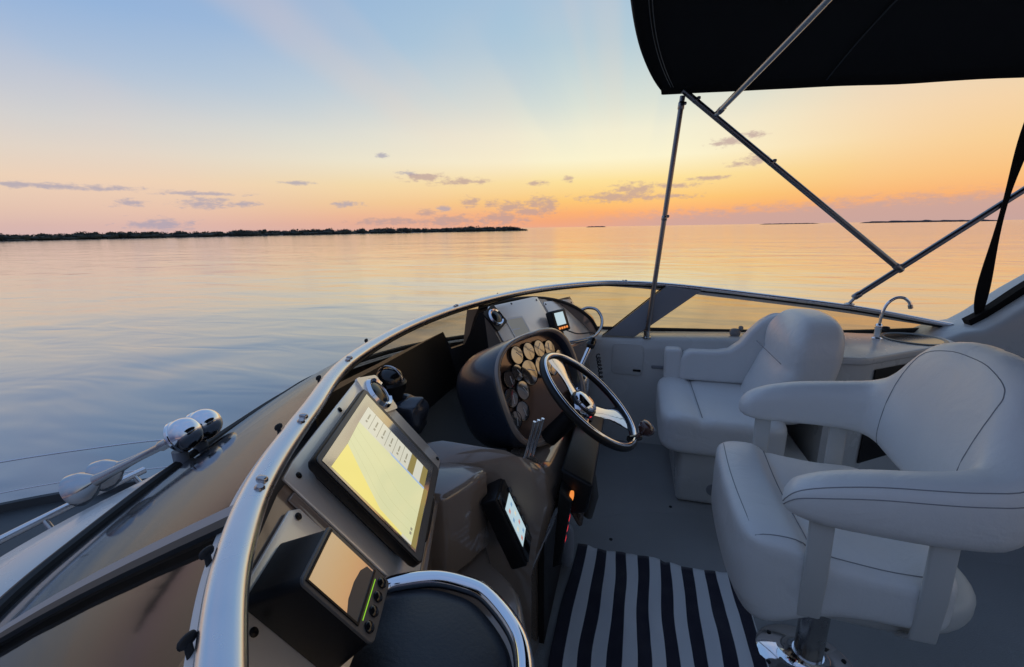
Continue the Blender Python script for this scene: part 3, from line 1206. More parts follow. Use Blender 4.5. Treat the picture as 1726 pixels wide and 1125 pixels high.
# ignition cluster behind the wheel: chrome lock with red lamps
t = MB()
t.add(prism(rrect(.16, .11, .02), 0, .012), 0, Matrix.Translation((-.20, 1.80, .83)) @ Matrix.Rotation(R(55), 4, 'Y'))
ig = t.build('ignition_plate', M['black'], con, bevel=.003)
for k in range(4):
    t = MB()
    t.add(sbox((-.188 + .03 * (k % 2) , 1.765 + .05 * (k // 2), .835 - .034 * (k % 2)), (.02, .032, .02), 4, 4))
    t.build('warning_lamp', M['led_red'], ig)
for k in range(2):
    t = MB()
    t.add(lathe([(0, 0), (.018, 0), (.018, .02), (.012, .028), (0, .03)], 18, (-.235, 1.77 + .07 * k, .87), (.7, 0, .7)))
    t.build('ignition_lock', M['chrome'], ig)
# foot space: dark slab painting the recess's shade, with trim pedal and post under the wheel
t = MB()
t.add(box((-.275, 1.60, .30), (.02, .60, .52)))
t.build('painted_knee_shade', M['darkdash'], con)
t = MB()
t.add(tube([(-.14, 1.62, .66), (-.12, 1.62, .50), (-.14, 1.62, .40)], [.020, .022, .02], 12))
t.build('tilt_lever', M['greyplastic'], con)
t = MB()
t.add(prism(rrect(.09, .13, .02), 0, .012), 0, Matrix.Translation((-.19, 1.62, .42)) @ Matrix.Rotation(R(60), 4, 'Y'))
t.build('foot_bracket', M['copper'], con, bevel=.003)

# port ledge and radio niche (knee-high shelf with a rounded outer edge)
lg = [(-.62, .30), (-.30, .30), (-.215, .62), (-.205, .76), (-.22, .86), (-.265, .965), (-.32, 1.02), (-.383, 1.06), (-.43, 1.14), (-.46, 1.21), (-.62, 1.21)]
t = MB()
t.add(prism(lg, .016, .60))
t.build('lower_ledge', M['brown'], con, bevel=.022, bseg=4)
t = MB()
t.add(prism([(-.64, .94), (-.475, .94), (-.435, 1.02), (-.405, 1.105), (-.41, 1.125), (-.64, 1.14)], .605, .885))
t.build('radio_niche', M['brown'], con, bevel=.02)

# port end: padded black top in a chrome rim, on a rounded pedestal end
pad_arc = spline([(-.47, .50, 0), (-.44, .565, 0), (-.407, .590, 0), (-.352, .612, 0), (-.295, .614, 0), (-.245, .602, 0), (-.18, .551, 0), (-.148, .50, 0), (-.135, .43, 0), (-.14, .32, 0)], 6)
poly = [(p.x, p.y) for p in pad_arc] + [(-.30, .24), (-.50, .30)]
t = MB()
t.add(prism(poly, .62, .905))
t.build('console_end', M['black'], con, bevel=.01)
cx, cy = -.30, .42
t = MB()
rg = []
for k, dz in ((1.0, .905), (.985, .928), (.93, .942), (.80, .950), (.4, .956), (.05, .957)):
    rg.append([V((cx + (p[0] - cx) * k, cy + (p[1] - cy) * k, dz)) for p in poly])
t.add(loft(rg, True, True))
t.build('end_pad', M['padvinyl'], con, ang=60)

# ------------------------------------------------------------------ grab rails
g = tag(MB().add(tube([p + V((.012, .010, .945)) for p in pad_arc], [.016] * len(pad_arc), 14)).build('grab_rail', M['chrome']),
        'polished chrome rim curving round the black padded console end in the near foreground', 'grab rail')
sg = spline([(-.50, 2.50, .885), (-.43, 2.545, .90), (-.33, 2.60, .905), (-.24, 2.70, .915), (-.20, 2.83, .94), (-.20, 2.93, .99), (-.24, 2.975, 1.04), (-.30, 2.985, 1.05), (-.345, 2.975, 1.035)], 8)
g = tag(MB().add(tube(sg, .0105, 12)).build('grab_rail', M['steel']), 'polished chrome loop at the far end of the dash by the starboard corner brace', 'grab rail')

# ------------------------------------------------------------------ chart plotter
cp = thing('chart_plotter', 'large black chart plotter with bright yellow screen and icon column', 'chart plotter', LM)


def lmesh(name, vf, m, parent, smooth=True, bevel=0.0, bseg=3, tf=None):
    return MB().add(vf, 0, tf).build(name, m, parent, smooth=smooth, bevel=bevel, bseg=bseg)


w, hgt = .350, .310
MB().add(loft([[(p[0], p[1], z_) for p in rrect(w - 2 * e_, hgt - 2 * e_, .012, w / 2, -hgt / 2)] for z_, e_ in ((-.046, .030), (-.040, .026), (-.024, .004), (-.018, .0), (-.0015, .0))])).build('case', M['black'], cp, ang=50)
so = lmesh('bezel', prism(rrect(w - .006, hgt - .006, .010, w / 2, -hgt / 2), -.0012, .0012), M['greyplastic'], cp, bevel=.001)
sx0, sx1, sy0, sy1 = .018, .303, -.036, -.269
sc = lmesh('screen', quad(.012, .330, -.285, -.014, .0026), M['lcd'], cp)
# lit picture
scr = MB()
Z = .0032
scr.add(poly3([(sx0, sy0), (.110, -.040), (.072, -.100), (.030, -.170), (.024, sy1 + .03), (sx0, sy1 + .03)], Z), 0)         # yellow land
scr.add(poly3([(.110, -.040), (.206, sy0), (.206, sy1), (.024, sy1), (.024, sy1 + .03), (.030, -.170), (.072, -.100)], Z), 1)   # pale water
scr.add(poly3([(sx0, sy1 + .03), (.024, sy1 + .03), (.024, sy1), (sx0, sy1)], Z), 2)
for k, pts in enumerate(([(.128, -.038), (.092, -.100), (.052, -.172), (.046, -.266)], [(.150, -.038), (.120, -.110), (.078, -.182), (.072, -.266)], [(.182, -.038), (.150, -.128), (.118, -.2), (.112, -.266)])):
    ps = spline([(a_, b_, 0) for a_, b_ in pts], 6)
    scr.add(loft([[V((p.x, p.y, Z + .0003)), V((p.x + .0011, p.y, Z + .0003))] for p in ps], False), 3)
scr.build('chart', [M['scr_yellow'], M['scr_cream'], M['scr_white'], M['scr_contour']], sc)
scr = MB()
scr.add(poly3([(.206, -.15), (.213, -.14), (.213, sy1), (.206, sy1)], Z), 1)
scr.add(poly3([(.213, sy0), (.288, sy0), (.288, -.205), (.213, -.205)], Z), 0)
scr.add(poly3([(.213, -.225), (.288, -.225), (.288, -.250), (.213, -.250)], Z), 0)
scr.add(poly3([(.213, -.205), (.288, -.205), (.288, -.225), (.213, -.225)], Z), 2)
scr.add(poly3([(.206, sy0), (.213, sy0), (.213, -.14), (.206, -.15)], Z), 0)
scr.add(poly3([(.213, -.250), (.288, -.250), (.288, sy1), (.213, sy1)], Z), 2)
for k in range(6):
    y = sy0 - .028 * (k + 1)
    scr.add(poly3([(.213, y), (.288, y), (.288, y - .0016), (.213, y - .0016)], Z + .0004), 3)
    scr.add(poly3([(.228, y + .010), (.236, y + .010), (.236, y + .016), (.228, y + .016)], Z + .0004), 3)
    scr.add(poly3([(.242, y + .011), (.268, y + .011), (.268, y + .015), (.242, y + .015)], Z + .0004), 3)
scr.build('icon_column', [M['scr_white'], M['scr_blue'], M['scr_olive'], M['scr_line']], sc)
scr = MB()
scr.add(poly3([(.018, sy1), (.213, sy1), (.213, sy1 - .014), (.018, sy1 - .014)], Z), 0)
for k in range(2):
    scr.add(poly3([(.040 + .012 * k, sy1 + .012), (.048 + .012 * k, sy1 + .012), (.048 + .012 * k, sy1 + .006), (.040 + .012 * k, sy1 + .006)], Z + .0004), 1)
scr.build('status_bar', [M['scr_olive'], M['scr_line']], sc)
lmesh('card_cover', sbox((.175, -.322, -.03), (.16, .02, .03), 6, 6), M['black'], cp)

# ------------------------------------------------------------------ fish finder
ff = thing('fish_finder', 'small black fish finder with orange-lit screen and four round buttons', 'fish finder', LM @ Matrix.Translation((-.245, -.072, .03)))
fw, fh = .112, .146
rg = []
for z_, ex, ey in ((-.092, .0, .012), (-.074, .006, .016), (-.006, .002, .002), (.0, .0, .0)):
    rg.append([(p[0], p[1], z_) for p in rrect(fw + 2 * ex - .004, fh + 2 * ey - .004, .014, fw / 2, -fh / 2 + ey * .6)])
MB().add(loft(rg)).build('case', M['black'], ff, ang=35)
MB().add(prism(rrect(fw, fh, .010, fw / 2, -fh / 2), -.002, .004)).build('bezel', M['greyplastic'], ff, bevel=.002)
s2 = MB().add(quad(.008, .103, -.108, -.008, .0046)).build('screen', M['lcd'], ff)
MB().add(poly3([(.010, -.086), (.030, -.080), (.060, -.079), (.085, -.083), (.100, -.092), (.100, -.106), (.010, -.106)], .0049)).build('painted_reflection', M['greyplastic'], s2)  # the wheel's dark reflection in the screen, painted as a curved grey shape
MB().add(prism([(.006, -.006), (.105, -.006), (.105, -.009), (.009, -.009), (.009, -.107), (.105, -.107), (.105, -.110), (.006, -.110)], .004, .0062)).build('screen_frame', M['black'], ff)
MB().add(quad(.018, .092, -.1155, -.114, .0050)).build('indicator_strip', M['led_green'], ff)
for k in range(4):
    MB().add(lathe([(0, 0), (.0085, 0), (.0085, .003), (.006, .005), (0, .0055)], 18, (.017 + .026 * k, -.129, .004))).build('button', M['blackgloss'], ff)
MB().add(prism(rrect(.06, .08, .01, fw / 2, -fh / 2), -.092, -.08)).build('bracket', M['black'], ff)

# ------------------------------------------------------------------ VHF radio in the niche
rx = (V((.80, .36, .48))).normalized()
RM = Matrix.Translation((-.352, 1.135, .69)) @ Matrix.Rotation(R(8), 4, 'Z') @ Matrix.Rotation(R(-22), 4, 'Y')
vr = thing('radio', 'black marine radio with small pale blue screen in the console niche', 'radio', RM)
MB().add(box((0, 0, 0), (.055, .13, .25))).build('case', M['black'], vr, bevel=.008)
MB().add(box((.028, 0, 0), (.010, .115, .235))).build('faceplate', M['blackgloss'], vr, bevel=.004)
t = MB()
t.add(([(.034, -.050, -.065), (.034, .035, -.065), (.034, .035, .075), (.034, -.050, .075)], [(0, 1, 2, 3)]), 0)
for k in range(4):
    for j in range(2):
        z_ = .055 - .033 * k
        y_ = -.035 + .035 * j
        t.add(([(.0345, y_, z_), (.0345, y_ + .016, z_), (.0345, y_ + .016, z_ - .012), (.0345, y_, z_ - .012)], [(0, 1, 2, 3)]), 1 if (k + j) % 3 == 0 else (2 if (k + j) % 3 == 1 else 3))
t.build('screen', [M['scr_pale'], M['scr_red'], M['scr_sky'], M['scr_white']], vr)
for k in range(5):
    MB().add(sbox((.036, .048, .075 - .036 * k), (.008, .014, .02), 4, 4)).build('button', M['greyplastic'], vr)

# ------------------------------------------------------------------ small GPS on the starboard panel
GM = Matrix.Translation((-.43, 2.60, 1.035)) @ Matrix.Rotation(R(-28), 4, 'Z') @ Matrix.Rotation(R(-22), 4, 'Y')
gp = thing('gps_display', 'small black gps display with pale blue screen and amber buttons on dash', 'gps', GM)
MB().add(box((-.02, 0, 0), (.05, .15, .14))).build('case', M['black'], gp, bevel=.012)
MB().add(([(.0062, -.048, -.028), (.0062, .040, -.028), (.0062, .040, .052), (.0062, -.048, .052)], [(0, 1, 2, 3)])).build('screen', M['scr_pale'], gp)
for k in range(4):
    MB().add(sbox((.006, -.035 + .024 * k, -.047), (.006, .016, .014), 4, 4)).build('button', M['led_amber'], gp)
MB().add(tube([(-.03, 0, -.07), (-.04, 0, -.12)], .022, 12)).build('stand', M['black'], gp)
MB().add(tube(spline([(-.03, .05, -.06), (.03, .09, -.11), (.08, .17, -.13), (.05, .25, -.16)], 8), .004, 8)).build('cable', M['rubber'], gp)

# printed card on the starboard plate, under the pod's shoulder
q = mir(LM @ V((.385, -.10, 0)))
en2 = V((EN.x, -EN.y, EN.z))
e12 = V((-E1.x * 1, E1.y, -E1.z))
c0 = mir(LM @ V((.33, -.10, OFF + .012)))
ca = [mir(LM @ V((a, b, OFF + .0115))) for a, b in ((.24, -.085), (.40, -.075), (.40, -.20), (.24, -.21))]
cb = [p + V((EN.x, -EN.y, EN.z)) * .003 for p in ca]
t = MB()
t.add(loft([ca, cb]))
cd = tag(t.build('printed_card', M['paper']), 'pale printed card in a white border on the starboard instrument plate', 'card')
t = MB()


def cq(a0, a1, b0, b1, l):
    return [ca[0].lerp(ca[1], a).lerp(ca[3].lerp(ca[2], a), b) + V((EN.x, -EN.y, EN.z)) * l for a, b in ((a0, b0), (a1, b0), (a1, b1), (a0, b1))]


for (a0, a1, b0, b1) in ((0, 1, 0, .08), (0, 1, .92, 1), (0, .06, .08, .92), (.94, 1, .08, .92), (.5, .94, .55, .62)):
    t.add((cq(a0, a1, b0, b1, .0036), [(0, 1, 2, 3)]))
t.build('border', M['white'], cd)

# domed compass in the shadow between plotter and glass
cmx = V((-.775, 1.20, 1.10))
cm_ = thing('compass', 'black domed compass in the shadow between plotter vent and curved rail', 'compass', Matrix.Translation(cmx))
MB().add(lathe([(0, -.24), (.05, -.24), (.045, -.10), (.04, -.05), (.052, -.02), (.056, 0), (.05, .008), (0, .009)], 28)).build('base', M['black'], cm_)
MB().add(lathe([(.048, .006), (.047, .022), (.038, .038), (.022, .048), (0, .052)], 28)).build('dome', M['blackgloss'], cm_)
MB().add(tube([(.048 * math.cos(a / 20 * PI), 0, .008 + .050 * math.sin(a / 20 * PI)) for a in range(21)], .004, 8)).build('hood_band', M['steel'], cm_)
bgc = tag(MB().add(sbox((0, 0, 0), (.12, .11, .13), 3, 10, lambda w_: w_ + V((noise.noise(w_ * 30), noise.noise(w_ * 30 + V((5, 1, 2))), noise.noise(w_ * 30 + V((1, 7, 3))))) * .014), 0, Matrix.Translation((-.715, 1.20, .985))).build('cloth_bag', M['blackvinyl']),
          'crumpled black cover bag tucked beside the compass on the dark dash', 'bag')

# ------------------------------------------------------------------ steering wheel
wn_ = V((math.cos(.869), 0, math.sin(.869)))
wc = V((-.138, 1.48, .992))
wx = V((0, 1, 0))
wy = wn_.cross(wx).normalized()
WM = Matrix(((wx.x, wy.x, wn_.x, wc.x), (wx.y, wy.y, wn_.y, wc.y), (wx.z, wy.z, wn_.z, wc.z), (0, 0, 0, 1)))
sw_ = thing('steering_wheel', 'black steering wheel with chrome inlay, polished spokes and round knob', 'steering wheel', WM)
WR = .215
MB().add(tube([(WR * math.cos(2 * PI * k / 72), WR * math.sin(2 * PI * k / 72), 0) for k in range(72)], .0138, 16, True)).build('rim', M['black'], sw_)
MB().add(tube([((WR - .003) * math.cos(2 * PI * k / 72), (WR - .003) * math.sin(2 * PI * k / 72), .0095) for k in range(72)], .0078, 12, True)).build('chrome_inlay', M['chrome'], sw_)
MB().add(lathe([(0, -.12), (.03, -.12), (.032, -.05), (.05, -.04), (.056, -.03), (.054, -.022)], 32)).build('hub', M['black'], sw_)
MB().add(lathe([(.047, -.024), (.047, -.012), (.040, -.004), (.02, .001), (0, .002)], 32)).build('hub_cap', M['chrome'], sw_)
for k, a in enumerate((R(-58), R(62), R(182))):
    d = V((math.cos(a), math.sin(a), 0))
    n_ = V((-d.y, d.x, 0))
    rgs = []
    for q_ in range(9):
        f_ = q_ / 8
        r_ = .030 + (WR - .038) * f_
        wd = .030 - .012 * math.sin(PI * min(1, f_ * 1.15)) + .026 * f_ ** 3 + .012
        zz = -.030 + .026 * f_ ** 1.6
        cc = d * r_ + V((0, 0, zz))
        rgs.append([cc + n_ * wd + V((0, 0, .0)), cc + n_ * wd * .6 + V((0, 0, .004)), cc - n_ * wd * .6 + V((0, 0, .004)), cc - n_ * wd, cc - n_ * wd * .6 - V((0, 0, .004)), cc + n_ * wd * .6 - V((0, 0, .004))])
    MB().add(loft(rgs)).build('spoke', M['chrome'], sw_, ang=60)
ka = R(-92)
kd = V((WR * math.cos(ka), WR * math.sin(ka), 0))
ko = MB().add(lathe([(0, .012), (.008, .012), (.008, .035), (.014, .040), (.026, .052), (.031, .068), (.027, .080), (.016, .086), (0, .087)], 24, kd)).build('spinner_knob', M['knobwood'], sw_)
MB().add(cyl(kd + V((-.025, .02, .0)), kd + V((.02, -.015, .016)), .012, 12)).build('knob_clamp', M['blackgloss'], ko)
MB().add(cyl((0, 0, -.23), (0, 0, -.10), .035, 20)).build('column', M['black'], sw_)

# ------------------------------------------------------------------ engine controls
th = thing('throttle_control', 'engine control with chrome levers and black ball knobs beyond the wheel', 'throttle', Matrix.Translation((-.25, 2.0, .86)))
MB().add(sbox((0, 0, 0), (.13, .16, .12), 4, 8)).build('housing', M['steel'], th)
for k in range(2):
    a = V((.0, -.035 + .07 * k, .03))
    b = V((.055, .06 + .06 * k, .165))
    MB().add(tube([a, b], [.010, .012], 12)).build('lever', M['chrome'], th)
    MB().add(lathe([(0, -.022), (.012, -.02), (.022, -.008), (.023, .006), (.015, .02), (0, .024)], 20, b + (b - a).normalized() * .012, b - a)).build('knob', M['blackgloss'], th)
cc_ = [(.09 + .010 * math.cos(t_ * 1.1) + .0005 * t_, .15 + .0009 * t_, .10 - .0030 * t_ - .00002 * t_ * t_ + .010 * math.sin(t_ * 1.1)) for t_ in range(54)]
tag(MB().add(tube(cc_, .0035, 6), 0, Matrix.Translation((-.25, 2.0, .86))).build('coiled_cord', M['rope']), 'black coiled cord hanging below the engine control knobs', 'cord')

# small grey float on a cord below the helm
fl = thing('key_float', 'small grey oblong float hanging on a thin cord below the console edge', 'float', Matrix.Translation((-.245, 1.74, .135)))
MB().add(lathe([(0, -.11), (.022, -.105), (.032, -.08), (.034, 0), (.033, .075), (.022, .10), (.008, .112), (0, .113)], 20)).build('body', M['float'], fl)
MB().add(tube([(0, 0, .11), (-.005, .004, .20), (-.02, -.01, .42)], .003, 6)).build('cord', M['rope'], fl)

# ------------------------------------------------------------------ helm chair
CM = Matrix.Translation((.68, 1.49, 0)) @ Matrix.Rotation(R(-2), 4, 'Z')
hc = thing('helm_chair', 'white vinyl helm chair with wraparound arms on a chrome pedestal', 'chair', CM)


def bol(f_):
    return .040 * (1 - 1 / (1 + math.exp(-(f_ - .33) / .035))) - .012 * math.exp(-((f_ - .34) / .03) ** 2) - .012 * math.exp(-((f_ - .7) / .2) ** 2)


def seat_def(w_):
    f_ = (w_.x + .265) / .53            # 0 front .. 1 back
    z = w_.z
    if z > 0:
        z += (bol(f_) - .010 * (w_.y / .32) ** 4) * min(1, z / .06)
    else:
        z -= .10 * math.exp(-(max(0, f_) / .30) ** 2)
    x_ = w_.x - .015 * (1 - (w_.y / .32) ** 2) * (1 if w_.x < 0 else 0) + .05 * max(0, -w_.z / .095) * (1 - f_) * .8
    return V((x_, w_.y, z))


seat = MB().add(sbox((-.07, -.01, .625), (.53, .64, .19), 7.0, 22, seat_def)).build('seat', M['vinyl'], hc, ang=80)


def ride(x_, y_):
    f_ = (x_ + .07 + .265) / .53
    z = .625 + .095 * (max(0, 1 - abs((x_ + .07) / .265) ** 7 - abs((y_ + .01) / .32) ** 7)) ** (1 / 7)
    return z + bol(f_) - .010 * ((y_ + .01) / .32) ** 4 + .0005


for xs in (-.160, -.308):
    MB().add(tube([(xs + (-.012 * (1 - (y_ / 26) ** 2)), y_ / 100, ride(xs, y_ / 100)) for y_ in range(-29, 30, 2)], .0016, 6)).build('seam', M['stitch'], seat)
MB().add(tube([(x_ / 100, -.296, ride(x_ / 100, -.296)) for x_ in range(-30, 16, 2)], .0016, 6)).build('seam', M['stitch'], seat)
# one-piece arms and back: a band swept round a U in plan
KP = [(-.252, -.312, .877, .882, .003), (-.247, -.313, .860, .905, .026), (-.224, -.317, .846, .938, .045), (-.165, -.326, .836, .968, .055), (-.07, -.333, .834, .992, .058), (.04, -.335, .833, 1.006, .060),
      (.115, -.328, .832, 1.016, .062), (.18, -.308, .826, 1.035, .068), (.225, -.262, .815, 1.095, .076), (.252, -.190, .80, 1.205, .084), (.262, -.09, .79, 1.245, .088), (.266, 0, .79, 1.250, .088)]
KP = KP + [(a, -b, c_, d_, e_) for a, b, c_, d_, e_ in KP[::-1][1:]]
kk = spline([(a, b, 0) for a, b, *_ in KP], 5)
kz = spline([(c_, d_, e_) for _, _, c_, d_, e_ in KP], 5)
NB = 28
rings = []
for i, (p, z) in enumerate(zip(kk, kz)):
    tg = (kk[min(i + 1, len(kk) - 1)] - kk[max(i - 1, 0)]).normalized()
    nr = V((tg.y, -tg.x, 0))                       # outward from the seat
    zm, hh, th_ = (z.x + z.y) / 2, (z.y - z.x) / 2, z.z
    r_ = []
    for k in range(NB):
        a = 2 * PI * k / NB
        cxx = math.copysign(abs(math.cos(a)) ** .72, math.cos(a)) * th_
        szz = math.copysign(abs(math.sin(a)) ** .72, math.sin(a))
        lean = .035 * max(0, (hh - .09) / .15) * (szz + .2)     # the back leans outward at the top
        thk = 1 - .22 * max(0, szz) * min(1, max(0, (hh - .09) / .1))
        r_.append(p + nr * (cxx * thk + lean) + V((0, 0, zm + szz * hh)))
    rings.append(r_)
bk_ = MB().add(loft(rings)).build('backrest', M['vinyl'], hc, ang=80)


def bseam(pts, name='seam'):
    """pts: (station index float, ring angle in degrees)"""
    out = []
    for (si, an) in spline([(a, b, 0) for a, b in pts], 6) if False else [(q_.x, q_.y) for q_ in spline([(a, b, 0) for a, b in pts], 6)]:
        i0 = max(0, min(len(rings) - 2, int(si)))
        fi = si - i0
        kf = (an / 360 * NB) % NB
        k0 = int(kf)
        k1 = (k0 + 1) % NB
        fk = kf - k0

        def gp_(i):
            return rings[i][k0].lerp(rings[i][k1], fk)
        p = gp_(i0).lerp(gp_(i0 + 1), fi)
        cen = sum(rings[i0], V()) / NB
        out.append(p + (p - cen).normalized() * .0006)
    MB().add(tube(out, .0013, 6)).build(name, M['stitch'], bk_)


NS = len(rings)
bseam([(3.5, -48), (5, -8), (9, 12), (15, 20), (22, 24), (30, 24), (38, 20), (46, 16), (54, 14)])
bseam([(2.0, -30), (4, 10), (8, 36), (14, 48), (22, 52), (30, 50), (37, 44), (41, 50), (45, 66), (49, 78), (55, 80)])
# inner back panel outline
bseam([(41.5, 240), (42.5, 205), (43.4, 165), (44.4, 140), (45.2, 130), (47.5, 126), (55, 124), (62.5, 126), (64.8, 130), (65.6, 140), (66.6, 165), (67.5, 205), (68.5, 240)])
for s_ in (-1, 1):
    for x_ in (-.16, .10):
        t = MB()
        t.add(tube([(x_, s_ * .332, .86), (x_ + .005, s_ * .335, .66), (x_ + .008, s_ * .325, .53), (x_ + .010, s_ * .26, .475)], .029, sec=[(-.26, -.8), (-.2, -1), (.2, -1), (.26, -.8), (.26, .8), (.2, 1), (-.2, 1), (-.26, .8)]))
        t.build('arm_strap', M['shell'], hc, bevel=.004)


def shell_def(w_):
    k = max(0, (w_.x - .05) / .33)
    return V((w_.x, w_.y * (1 - .35 * k ** 2), w_.z * (1 - .3 * k) + .02 * k))


MB().add(sbox((.03, -.01, .520), (.60, .53, .15), 3.6, 14, shell_def)).build('seat_shell', M['shell'], hc, ang=80)
MB().add(lathe([(.045, .06), (.045, .46), (.07, .475), (.11, .49)], 28)).build('pedestal', M['steel'], hc)
pbo = MB().add(lathe([(0, .014), (.165, .014), (.168, .020), (.155, .028), (.10, .036), (.065, .05), (.05, .075)], 40)).build('pedestal_base', M['chrome'], hc)
for k in range(6):
    a = 2 * PI * k / 6 + .3
    MB().add(lathe([(0, 0), (.008, 0), (.008, .003), (0, .005)], 12, (.138 * math.cos(a), .138 * math.sin(a), .030))).build('bolt', M['black'], pbo)

# ------------------------------------------------------------------ companion bench
bn = thing('companion_bench', 'low white vinyl bench seat built against the starboard side window', 'bench')
MB().add(box((.64, 2.765, .17), (.68, .68, .335))).build('base', M['gelcoat'], bn, bevel=.03, bseg=4)


def bseat(w_):
    f_ = (w_.x + .33) / .66
    z = w_.z
    if z > 0:
        z += (.018 * math.exp(-((f_ - .15) / .14) ** 2) - .014 * math.exp(-((f_ - .33) / .03) ** 2)) * min(1, z / .07)
    return V((w_.x, w_.y, z))


bs = MB().add(sbox((.515, 2.735, .445), (.66, .75, .235), 7, 20, bseat)).build('seat', M['vinyl'], bn, ang=80)
MB().add(tube([(.402, y_ / 100, .559) for y_ in range(241, 307, 5)], .0025, 6)).build('seam', M['stitch'], bs)


def bback(w_):
    h_ = (w_.z + .30) / .60
    x_ = w_.x * (1.02 - .22 * h_) + .17 * h_ + .035 * math.sin(PI * h_)
    if w_.x < 0:
        x_ -= .02 * math.exp(-((h_ - .80) / .12) ** 2) - .015 * math.exp(-((h_ - .58) / .035) ** 2)
    return V((x_, w_.y * (1 - .06 * max(0, h_ - .6)), w_.z + .03 * (1 - (w_.y / .3) ** 2) * h_))


bb = MB().add(sbox((.80, 2.755, .785), (.30, .60, .60), 4.2, 22, bback)).build('backrest', M['vinyl'], bn, ang=80)
MB().add(tube([(.775, y_ / 100, .872) for y_ in range(249, 304, 5)], .0022, 6)).build('seam', M['stitch'], bb)
ap = [(.33, .56), (.33, .70), (.345, .745), (.39, .77), (.56, .775), (.63, .79), (.69, .84), (.74, .92), (.80, .99), (.87, 1.04), (.96, 1.04), (.96, .56)]
vs = [V((u, 3.005, z)) for u, z in ap] + [V((u, 3.115, z)) for u, z in ap]
n = len(ap)
MB().add((vs, [tuple(range(n)), tuple(range(n, 2 * n))[::-1]] + [(i, n + i, n + (i + 1) % n, (i + 1) % n) for i in range(n)])).build('side_cushion', M['vinyl'], bn, bevel=.028, bseg=5)
MB().add(box((.285, 3.07, .665), (.11, .10, .22))).build('side_bolster', M['vinyl'], bn, bevel=.02)
tag(MB().add(sbox((.70, 3.25, .86), (.07, .05, .06), 2.6, 6)).add(sbox((.735, 3.25, .895), (.03, .04, .03), 2.6, 6)).build('cleat', M['greybar']), 'small grey cleat on the side deck behind the bench backrest', 'cleat')

# ------------------------------------------------------------------ wet bar
wb = thing('wet_bar', 'white moulded wet bar cabinet with sink behind the companion bench', 'cabinet')
top = [(1.0, 2.50), (1.13, 2.50), (1.18, 2.515), (1.24, 2.56), (1.66, 2.86), (1.795, 2.95), (1.795, 3.115), (1.0, 3.115)]
MB().add(prism(top, .885, .925)).build('counter', M['gelcoat'], wb, bevel=.012, bseg=4)
body = [(1.03, 2.53), (1.16, 2.53), (1.23, 2.58), (1.65, 2.885), (1.79, 2.98), (1.79, 3.115), (1.03, 3.115)]
MB().add(prism(body, .0, .883)).build('body', M['gelcoat'], wb)
d = V((.42, .305, 0)).normalized()
nrm = V((d.y, -d.x, 0))
o_ = V((1.24, 2.587, 0))
fr_ = MB()
for (a0, a1, z0, z1, dep) in ((.0, .50, .70, .845, .004), (.0, .50, .30, .66, .004)):
    q = [o_ + d * a0 + V((0, 0, z0)), o_ + d * a1 + V((0, 0, z0)), o_ + d * a1 + V((0, 0, z1)), o_ + d * a0 + V((0, 0, z1))]
    fr_.add(loft([[p + nrm * .004 for p in q], [p + nrm * .010 for p in q]]))
fr_.build('painted_locker_shade', M['darkdash'], wb)  # flat dark plates paint the shaded inside of the locker; nothing is cut
t = MB()
for z_ in (.74, .79):
    t.add(tube([o_ + d * .05 + nrm * .016 + V((0, 0, z_)), o_ + d * .44 + nrm * .016 + V((0, 0, z_ - .015))], .006, 8))
t.build('grille_bar', M['greyplastic'], wb)
# sink: dark round bowl with rim
sk = MB().add(lathe([(.135, .9255), (.150, .9255), (.152, .931), (.142, .934), (.132, .930), (.128, .9275)], 40, (1.60, 3.0, 0))).build('sink_rim', M['greyplastic'], wb)
MB().add(lathe([(.132, .9295), (.08, .9275), (0, .9272)], 40, (1.60, 3.0, 0))).build('sink_bowl', M['blackgloss'], sk)

fc = thing('faucet', 'chrome gooseneck faucet standing on the wet bar counter', 'faucet', Matrix.Translation((1.40, 2.96, .925)))
MB().add(lathe([(.0, 0), (.028, 0), (.028, .008), (.018, .014), (.016, .06), (.019, .065), (.019, .085), (.012, .095), (0, .096)], 24)).build('base', M['chrome'], fc)
gn = spline([(0, 0, .09), (.005, 0, .16), (.022, 0, .215), (.055, -.003, .248), (.09, -.006, .25), (.118, -.008, .228), (.128, -.009, .205)], 8)
MB().add(tube(gn, .0085, 14)).build('spout', M['chrome'], fc)
MB().add(lathe([(.008, 0), (.0115, .002), (.0115, .022), (.008, .024)], 16, (.1255, -.0088, .212), V((.3, 0, -1)))).build('aerator', M['steel'], fc)
MB().add(sbox((.034, -.004, .070), (.040, .022, .022), 2.6, 6)).build('tap_handle', M['blackgloss'], fc)

# ------------------------------------------------------------------ towel on the deck
tw = MB()
nu, nv = 60, 60
vs, fs, uvs = [], [], []
for j in range(nv + 1):
    for i in range(nu + 1):
        a, b = i / nu, j / nv
        wv = .007 * math.sin(b * 9 + a * 3) * (1 - a) + .009 * noise.noise(V((a * 5, b * 6, 2)))
        u = -.222 + .765 * a + wv + .014 * (1 - a) ** 2 * math.sin(b * 7.0)
        v = .55 + (1.895 - .02 * a) * b - .55 * b + .018 * noise.noise(V((a * 8, 1.3, 0))) * b
        fold = max(0, noise.noise(V((a * 4.2 + b * 1.5, b * 5.0 - a * 2, 5)))) * .030 + max(0, noise.noise(V((a * 9, b * 3, 8)))) * .012
        vs.append((u, v, .019 + fold + .004 * noise.noise(V((a * 22, b * 22, 1)))))
        uvs.append((a, b))
for j in range(nv):
    for i in range(nu):
        q = j * (nu + 1) + i
        fs.append((q, q + 1, q + nu + 2, q + nu + 1))
tw.add((vs, fs))
to = tw.build('towel', M['towel'], ang=80)
uvl = to.data.uv_layers.new(name='UVMap')
for lp in to.data.loops:
    uvl.data[lp.index].uv = uvs[lp.vertex_index]
sm = to.modifiers.new('thickness', 'SOLIDIFY')
